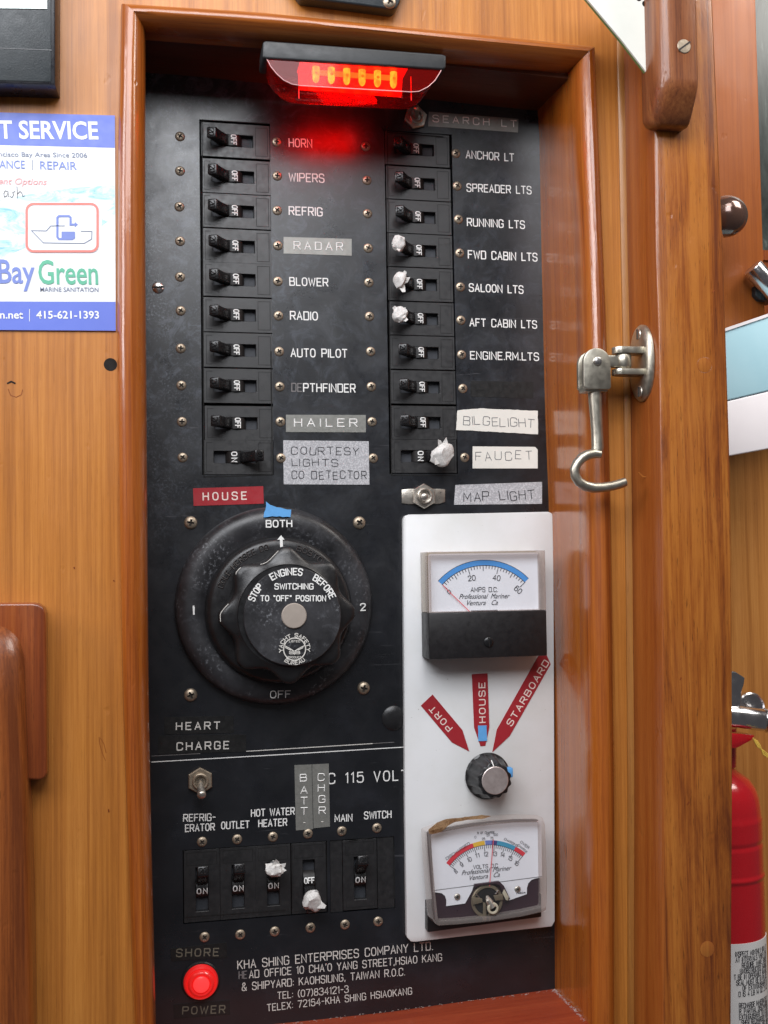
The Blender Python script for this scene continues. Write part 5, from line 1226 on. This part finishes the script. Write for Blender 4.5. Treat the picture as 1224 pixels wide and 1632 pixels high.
# voltmeter
m = thing('voltmeter', 'stained clear voltmeter with coloured arc scale and visible works, below the selector knob', 'meter', at(770, 1485, YPl))
YF = YPl-0.024; YD = YPl-0.0180
bm = NB(); pprism(bm, [Z8(232, 900), Z8(232, 1078), Z8(240, 1080), Z8(918, 988), Z8(918, 850)], YPl-0.008, YPl-0.0001); obj('case_base', bm, 'meter_black', m, bevel=0.0006)
outer_f = [(232, 478), (250, 468), (340, 452), (480, 425), (600, 408), (760, 398), (900, 402), (925, 412), (938, 440), (945, 600), (950, 800), (945, 945), (930, 955), (800, 985), (600, 1015), (420, 1032), (300, 1040), (285, 1032), (278, 1000), (262, 800), (245, 620)]
outer_b = [(203, 466), (225, 455), (330, 420), (480, 396), (600, 384), (760, 376), (905, 382), (935, 395), (950, 425), (958, 600), (962, 800), (958, 940), (935, 952), (800, 985), (600, 1015), (420, 1035), (290, 1040), (262, 1020), (240, 990), (225, 800), (210, 600)]
inner_f = [(252, 498), (262, 490), (340, 474), (480, 448), (600, 434), (760, 420), (890, 418), (905, 422), (912, 440), (914, 600), (917, 800), (916, 925), (905, 932), (800, 955), (600, 988), (420, 1006), (305, 1012), (298, 1005), (294, 985), (275, 800), (260, 620)]
def Pz(l, Y): return [at(*Z8(x, y), Y) for x, y in l]
bm = NB(); F_ = Pz(outer_f, YF); Bk = [Vector((p.x, YPl-0.007, p.z)) for p in Pz(outer_b, YPl-0.012)]; I_ = Pz(inner_f, YF); I2 = [Vector((p.x, YD, p.z)) for p in Pz(inner_f, YF)]
rows = [[bm.verts.new(p) for p in L_] for L_ in (Bk, F_, I_, I2)]
for A, B in zip(rows, rows[1:]):
    for i in range(len(A)): j = (i+1) % len(A); bm.faces.new((A[i], A[j], B[j], B[i]))
obj('cover_rim', bm, 'clear_edge', m, bevel=0.0005)
bm = NB(); bm.faces.new([bm.verts.new((p.x, YF+0.0004, p.z)) for p in Pz(inner_f, YF)]); obj('window', bm, 'clear_plastic', m, smooth=False, recalc=False)
bm = NB(); cx_, cz_ = sum(p.x for p in I_)/len(I_), sum(p.z for p in I_)/len(I_)
prism(bm, [(cx_+(p.x-cx_)*1.03, cz_+(p.z-cz_)*1.03) for p in I_], YD+0.0008, YD+0.0018); obj('back_card', bm, 'meter_purple', m, smooth=False)
plate_ = [(252, 488), (600, 425), (918, 410), (921, 748), (880, 756), (858, 764), (838, 785), (831, 812), (829, 850), (722, 888), (690, 860), (665, 772), (512, 791), (500, 830), (458, 906), (345, 922), (346, 890), (338, 862), (318, 845), (270, 838)]
bm = NB(); pprism(bm, [Z8(*p) for p in plate_], YD, YD+0.0006); dl = obj('dial_plate', bm, 'dial_white', m, smooth=False)
strokes('seam', [[Z8(270, 827), Z8(920, 743)]], YD, 0.8, 'ink_soft', dl, lift=0.0002)
cV = Z8(610.5, 854); k8 = 1/3.777
def va(v): return 144.3-(v-8)*(144.3-50.5)/8
for v0, v1, mt in ((8, 11, 'dial_red'), (11, 12.1, 'dial_yellow'), (12.15, 12.75, 'card_logo_blue'), (12.75, 13.25, 'dial_indigo'), (13.25, 15.0, 'dial_teal'), (15.0, 16.05, 'dial_red')):
    dial_arc('scale_band', cV, 302*k8, 328*k8, va(v0), va(v1), YD, mt, dl, 0.0001, 14)
dial_arc('scale_edge', cV, 300*k8, 302*k8, va(8), va(16), YD, 'dial_ink', dl, 0.00018)
ticks(cV, 302*k8, [(va(8+i*0.2), (38 if i % 5 == 0 else 20)*k8) for i in range(41)], YD, dl, 0.9)
for v_, x, y in ((8, 400, 712), (9, 436, 672), (10, 483, 641), (11, 531, 617), (12, 583, 608), (13, 636, 606), (14, 684, 611), (15, 730, 633), (16, 769, 663)):
    dtext(str(v_), x, y, 26, (va(v_)-90)*.8, Z8, YD, dl, 13 if v_ < 10 else 24, gap=1.2)
for s, x, y, a in (('0', 519, 506, 15), ('25', 568, 516, 8), ('50', 596, 493, 5), ('75', 618, 512, 2), ('100', 641, 491, 0)): dtext(s, x, y, 15, a, Z8, YD, dl, 9*len(s), weight=.15, mat='ink_soft')
dtext('% OF CHARGE', 583, 479, 14, 2, Z8, YD, dl, 104, weight=.15)
dtext('DISCHARGED', 413, 590, 17, 34, Z8, YD, dl, 168, weight=.14); dtext('CHARGING', 735, 537, 14, -28, Z8, YD, dl, 90, weight=.15); dtext('OVER', 818, 552, 16, -38, Z8, YD, dl, 62, weight=.14); dtext('CHARGE', 805, 575, 13, -40, Z8, YD, dl, 70, weight=.14)
dtext('VOLTS D.C.', 583, 681, 24, 4, Z8, YD, dl, 152)
btext('Professional  Mariner', Z8(437, 736), Z8(738, 704), 7.5, YD, 'dial_ink', dl, shear=0.45, lift=0.0003); btext('Ventura   Ca', Z8(487, 766), Z8(668, 744), 7.5, YD, 'dial_ink', dl, shear=0.45, lift=0.0003)
strokes('needle', [[Z8(628, 522), Z8(605, 800)]], YD-0.002, 1.3, 'needle_red', m)
for x, y in ((412, 867), (775, 821)): 
    o = screw(*Z8(x, y), R_=0.0023, h0=0.0010, mat='nickel', parent=m, Y=YD-0.0002)
btext('14834', Z8(768, 850), Z8(822, 845), 2.6, YD, 'dial_ink', dl, lift=0.0003, bold=0.02)
mv = Z8(590, 892); c = at(*mv, YD-0.001)
plain('movement_metal', (0.20, 0.165, 0.115), 0.42, metal=0.4, var=0.25, scale=200)
bm = NB(); lathe(bm, c, [(0.0115, -0.001), (0.0115, 0.0004), (0.0110, 0.0010), (0.0096, 0.0010), (0.0092, 0.0003), (0.0092, -0.001)], 48); wk = obj('movement_ring', bm, 'movement_metal', m)
bm = NB(); lathe(bm, c, [(0.0092, 0.0), (0, 0.0001)], 40); obj('movement_well', bm, 'meter_black', wk)
bm = NB()
pprism(bm, [Z8(514, 792), Z8(664, 773), Z8(692, 800), Z8(730, 880), Z8(712, 888), Z8(668, 800), Z8(640, 788), Z8(540, 800), Z8(520, 812)], YD-0.0028, YD-0.0006); obj('movement_bridge', bm, 'meter_purple', m, bevel=0.0002)
bm = NB(); pprism(bm, [Z8(694, 820), Z8(722, 868), Z8(716, 890), Z8(704, 886), Z8(684, 845)], YD-0.0034, YD-0.0026); obj('movement_foot', bm, 'old_plastic', m, bevel=0.0002)
for pl in ([(498, 868), (560, 876), (565, 900), (505, 915)], [(630, 860), (685, 850), (690, 885), (640, 890)], [(568, 900), (585, 905), (588, 1010), (566, 1010)], [(600, 940), (612, 945), (614, 1005), (602, 1008)]):
    bm = NB(); pprism(bm, [Z8(*p) for p in pl], YD-0.0032, YD-0.0020); obj('movement_arm', bm, 'movement_metal', m, bevel=0.0002)
bm = NB(); tube(bm, [at(*Z8(590, 862), YD-0.003), at(*Z8(600, 888), YD-0.005), at(*Z8(624, 930), YD-0.006)], [0.0012, 0.0024, 0.0028], 18); obj('pivot_stem', bm, 'nickel', m)
bm = NB(); lathe(bm, at(*Z8(625, 935), YD-0.0068), [(0.0040, -0.001), (0.0040, 0.0006), (0.0036, 0.0010), (0.0026, 0.0010), (0.0022, 0.0)], 28); obj('pivot_collar', bm, 'old_plastic', m)
bm = NB(); lathe(bm, at(*Z8(625, 935), YD-0.0068), [(0.0026, 0.0002), (0, 0.0003)], 24); obj('pivot_bore', bm, 'gap_black', m)
bm = NB(); tube(bm, [at(*Z8(520, 845), YD-.0025), at(*Z8(550, 880), YD-.0025)], 0.0006, 8); tube(bm, [at(*Z8(640, 850), YD-.0025), at(*Z8(658, 825), YD-.0025)], 0.0006, 8); obj('hair_spring_post', bm, 'bright_steel', m)
# brown glue stain running along the upper rim
o = sheet('glue_stain', [Z8(238, 462), Z8(290, 418), Z8(345, 398), Z8(440, 388), Z8(560, 374), Z8(615, 382), Z8(560, 398), Z8(470, 404), Z8(400, 414), Z8(350, 440), Z8(322, 470), Z8(262, 490), Z8(240, 484)], YF-0.0002, 'yellow_stain', m, th=0.0004, jag=0.0002)
# selector knob
t = thing('selector_knob', 'small black fluted selector knob with silver face under the red pointers', 'knob', at(780, 1270, YPl))
cb = at(778.5, 1237.5, YPl-0.004); cb = Vector((cb.x, YPl, cb.z)); cf2 = at(788.5, 1243.5, YPl-0.022)
def ring(cx, cz, y, R_, amp, k=96, lob=12):
    return [Vector((cx+(R_-amp*(0.5+0.5*math.cos(lob*2*math.pi*i/k)))*math.cos(2*math.pi*i/k), y, cz+(R_-amp*(0.5+0.5*math.cos(lob*2*math.pi*i/k)))*math.sin(2*math.pi*i/k))) for i in range(k)]
bm = NB(); rr = []
for f_, h, R_, am in ((0, 0.0004, 0.0164, 0), (0.05, 0.0022, 0.0168, 0.0), (0.10, 0.0030, 0.0160, 0.0008), (0.45, 0.0100, 0.0148, 0.0016), (0.85, 0.0185, 0.0134, 0.0016), (0.97, 0.0208, 0.0124, 0.0010), (1.0, 0.0215, 0.0108, 0)):
    rr.append(ring(lerp(cb.x, cf2.x, f_*.6+.0), lerp(cb.z, cf2.z, f_*.6), YPl-h, R_, am))
loft(bm, rr, closed=True); kb = obj('knob_body', bm, 'knob_black', t, ang=40)
cx2, cz2 = lerp(cb.x, cf2.x, .6), lerp(cb.z, cf2.z, .6)
n = N('spun_silver'); v = n.coords(); n.base(n.mix(n.noise(v, 260, 3, 0.6), (0.42, 0.34, 0.32), (0.80, 0.72, 0.70))); n.rough(0.38); n.set(Metallic=0.7)
bm = NB(); lathe(bm, (cx2, YPl-0.0215, cz2), [(0.0098, -0.0003), (0.0098, 0.0003), (0.0094, 0.0006), (0, 0.0006)], 48); obj('knob_face', bm, 'spun_silver', t)
bm = NB(); tube(bm, [Vector((cx2-.0009, YPl-0.0218, cz2+0.0100)), Vector((cx2-.0016, YPl-0.0190, cz2+0.0138))], 0.00045, 8); obj('pointer_line', bm, 'print_white', t)
bm = NB(); p = at(811, 1229, YPl-0.016); box(bm, p.x-.003, p.x+.002, YPl-0.020, YPl-0.014, p.z-.004, p.z+.003); obj('tape_scrap', bm, 'blue_tape', t, bevel=0.001)
# red pointers
label([('PORT', (721, 1159.5), (690.5, 1124.5), 10.5)], [(689.5, 1106.9), (737, 1163.5), (747.9, 1197.5), (720.3, 1183.3), (670.7, 1124.7)], 'red_tape', 'red_tape_print', 'red pointed tape reading PORT, slanting left of the knob', Y=YPl, name='pointer_label', weight=0.17, gap=2.8)
tt = label([('HOUSE', (773.5, 1151.2), (772.6, 1088), 10.5)], [(752, 1074.5), (777, 1073.2), (780, 1158.9), (773.6, 1188.5), (765.9, 1189.2), (755.6, 1159.4)], 'red_tape', 'red_tape_print', 'upright red pointed tape reading HOUSE with a blue scrap near its tip', Y=YPl, name='pointer_label', weight=0.17, gap=2.4)
label([('STARBOARD', (815, 1157.5), (875, 1056.5), 10.5)], [(859.3, 1043), (870.8, 1043), (877.8, 1058.6), (812.4, 1173), (784.7, 1198.8), (791.9, 1162.8)], 'red_tape', 'red_tape_print', 'long red pointed tape reading STARBOARD, slanting up to the ammeter', Y=YPl, name='pointer_label', weight=0.17, gap=2.2)
o = sheet('blue_tape', [(762, 1156.3), (775.6, 1156.3), (776.2, 1180.8), (762.3, 1180.8)], YPl-0.0004, 'blue_tape', th=0.0003, jag=0.00015); tag(o, 'small blue tape scrap near the tip of the upright HOUSE pointer', 'tape')

# ------------------------------------------------------------------ paper and tape wads on levers
def wad(px, py, Y, rx, rz, ry, lab, seed, spikes=0.28, rot=0.0):
    """a scrap of tape crushed round a lever: sharp flat facets, irregular outline"""
    bm = NB(); bmesh.ops.create_icosphere(bm, subdivisions=3, radius=1.0); rnd = Vector((seed*3.1, seed*1.7, seed)); rg = random.Random(seed)
    c = at(px, py, Y); planes = []
    for k in range(7):
        d = Vector((rg.gauss(0, 1), rg.gauss(0, 1), rg.gauss(0, 1))).normalized(); planes.append((d, rg.uniform(0.55, 0.95)))
    for v_ in bm.verts:
        p = v_.co.copy()
        for d, h in planes:
            t_ = p.dot(d)
            if t_ > h: p -= d*(t_-h)
        p *= 1+spikes*.7*noise.noise(v_.co*2.2+rnd)+spikes*.35*noise.noise(v_.co*7.0+rnd)
        p = Vector((p.x*rx*1.15, p.y*ry*1.1, p.z*rz*1.15)); p.rotate(Matrix.Rotation(rot, 3, 'Y')); v_.co = p+c
    o = obj('tape_wad', bm, 'paper_wad', smooth=True, ang=38); tag(o, lab, 'tape wad')
    for k in range(3):   # torn flaps lifting off the wad
        a_ = rg.uniform(0, 6.28); d = Vector((math.cos(a_)*rx, -ry*rg.uniform(.1, .6), math.sin(a_)*rz)); t_ = Vector((-math.sin(a_)*rx, 0, math.cos(a_)*rz))*.55
        b0 = c+d*.55; q = [b0-t_*rg.uniform(.6, 1), b0+t_*rg.uniform(.6, 1), b0+d*rg.uniform(.55, .95)+t_*rg.uniform(.2, .6), b0+d*rg.uniform(.4, .8)-t_*rg.uniform(.1, .5)]
        bm = NB(); hexa(bm, q, [p_+Vector((0, 0.0004, 0)) for p_ in q]); f_ = obj('tape_flap', bm, 'paper_wad', o, smooth=False)
    return o
wad(635.5, 388, -0.0135, 0.0042, 0.0052, 0.0055, 'crumpled white tape on the lever beside FWD CABIN LTS', 1, .34)
wad(638, 449, -0.0135, 0.0048, 0.0062, 0.0055, 'squarish white tape wad on the lever beside SALOON LTS', 2, .15)
wad(637, 501, -0.0135, 0.0046, 0.0054, 0.0055, 'crumpled white tape on the lever beside AFT CABIN LTS', 3, .30, .5)
wad(704.5, 726, -0.0140, 0.0062, 0.0092, 0.0060, 'large white tape wad on the lever beside the FAUCET label', 4, .26, .75)
wad(437.5, 1384, -0.0140, 0.0066, 0.0048, 0.0050, 'ragged grey tape wad on the lever under HOT WATER HEATER', 5, .42)
wad(499, 1437, -0.0140, 0.0062, 0.0068, 0.0055, 'folded cream tape on the lowered lever under BATT CHGR', 6, .22)

# ------------------------------------------------------------------ red lamp under the top of the recess
lp = thing('red_courtesy_lamp', 'lit red LED courtesy lamp with black base under the top of the frame', 'lamp', at(565, 75, -0.055))
YL0, YL1 = -0.073, -0.048      # front and back of the lamp
bm = NB(); f_ = [(419, 66), (424, 64.5), (705, 86), (711.5, 88), (711, 108), (706, 110.5), (424, 93), (418.5, 91)]
pprism(bm, f_, YL0, YL1); obj('base', bm, 'lamp_black', lp, bevel=0.0012, seg=3)
lens = [(425, 93), (432, 106), (441, 117), (452, 127), (465, 133.5), (480, 136), (655, 146), (668, 145), (682, 138), (693, 128), (700, 117), (704, 110)]
def off(l, Y): return [at(x, y, Y) for x, y in l]
Lf = off(lens, YL0+0.0015)
cxl = at(565, 100, YL0).x; ztop_ = at(565, 100, YL0).z
Lm = [Vector((p.x, YL0+0.004, p.z-0.0012 if p.z < ztop_-0.006 else p.z)) for p in Lf]
Lb = [Vector((cxl+(p.x-cxl)*0.97, YL1+0.002, p.z-0.0020 if p.z < ztop_-0.006 else p.z)) for p in Lf]
bm = NB(); rows = [[bm.verts.new(p) for p in L_] for L_ in (Lf, Lm, Lb)]
for A, B in zip(rows, rows[1:]):
    for i in range(len(A)-1): bm.faces.new((A[i], A[i+1], B[i+1], B[i]))
bm.faces.new(rows[0]); bm.faces.new(rows[2][::-1]); obj('lens', bm, 'red_lens', lp, ang=50)
edge = [at(x, y+.6, YL0+0.0013) for x, y in lens]
bm = NB(); tube(bm, edge, 0.00030, 8); obj('lens_highlight', bm, 'lens_highlight', lp)  # pale tube drawing the highlight along the lens edge
for x_, y0_, y1_ in ((476, 112, 157), (655, 122, 160)):
    bm = NB(); tube(bm, [at(x_, y0_, YL0+0.003), at(x_+0.5, y1_, YL0+0.006)], 0.00035, 8); obj('lens_rib_glint', bm, 'led_board', lp)  # thin red lines in the lens, drawn as glowing tubes
for i in range(7):   # pale tubes drawn as LED glints on the underside of the lens
    x_ = 491+i*25; bm = NB(); tube(bm, [at(x_, 137+i*1.4, YL0+0.0018), at(x_, 145+i*1.5, YL0+0.010), at(x_, 149+i*1.5, YL0+0.020)], 0.00028, 6); obj('lens_rib_glint', bm, 'lens_highlight', lp)
# inside: red board and six LEDs
bm = NB(); qa = at(478, 97, -0.071); qb = at(650, 107, -0.071); zb_ = at(560, 150, -0.056).z; prism(bm, [(qa.x+.0004, qa.z-.0010), (qb.x-.0004, qb.z-.0010), (qb.x-.0016, zb_), (qa.x+.0016, zb_)], -0.0570, -0.0560); bd = obj('led_board', bm, 'led_board', lp, smooth=False)
bm = NB(); q1 = at(478, 97, -0.071); q2 = at(650, 107, -0.071); secs = [[Vector((q_.x, y_, q_.z+dz)) for y_, dz in ((-0.0710, -0.0004), (-0.0555, -0.0004), (-0.0555, -0.0012), (-0.0710, -0.0012))] for q_ in (q1, q2)]
loft(bm, secs, closed=True); obj('glow_plate', bm, 'led_board', bd, smooth=False)  # added glowing plate that fills the lens with red below the base
bm = NB(); pprism(bm, [(497, 110), (633, 120), (633, 128), (497, 118)], -0.0625, -0.0605); obj('led_halo', bm, 'led_halo', bd, bevel=0.0005)  # added glowing strip for the orange halo behind the LEDs
for i, px in enumerate((503.5, 528, 552.5, 577, 601.5, 627)):
    py = 109+(px-503)*0.07; top = at(px, py-2, -0.066); bot = at(px, py+23, -0.066); bm = NB()
    d = bot-top; r = 0.0024
    tube(bm, [top, top+d*.25, top+d*.72, top+d*.86, top+d*.95, top+d*1.0], [r, r, r*.98, r*.80, r*.5, r*.15], 18); L1 = obj('led', bm, 'led_glow', bd, ang=60)
    bm = NB(); q = top+d*.45; lathe(bm, (q.x, q.y-r*.98, q.z), [(0.0011, 0.0), (0.0008, .0004), (0, .0005)], 12); obj('led_die', bm, 'led_core', L1)
q = at(548, 143, -0.052); l = area('red_lamp_light', q, q+Vector((-0.014, 0.052, -0.010)), 0.050, 0.012, 0.022, (1.0, 0.015, 0.015)); l.data.spread = math.radians(120)

# tidy depsgraph
bpy.context.view_layer.update()
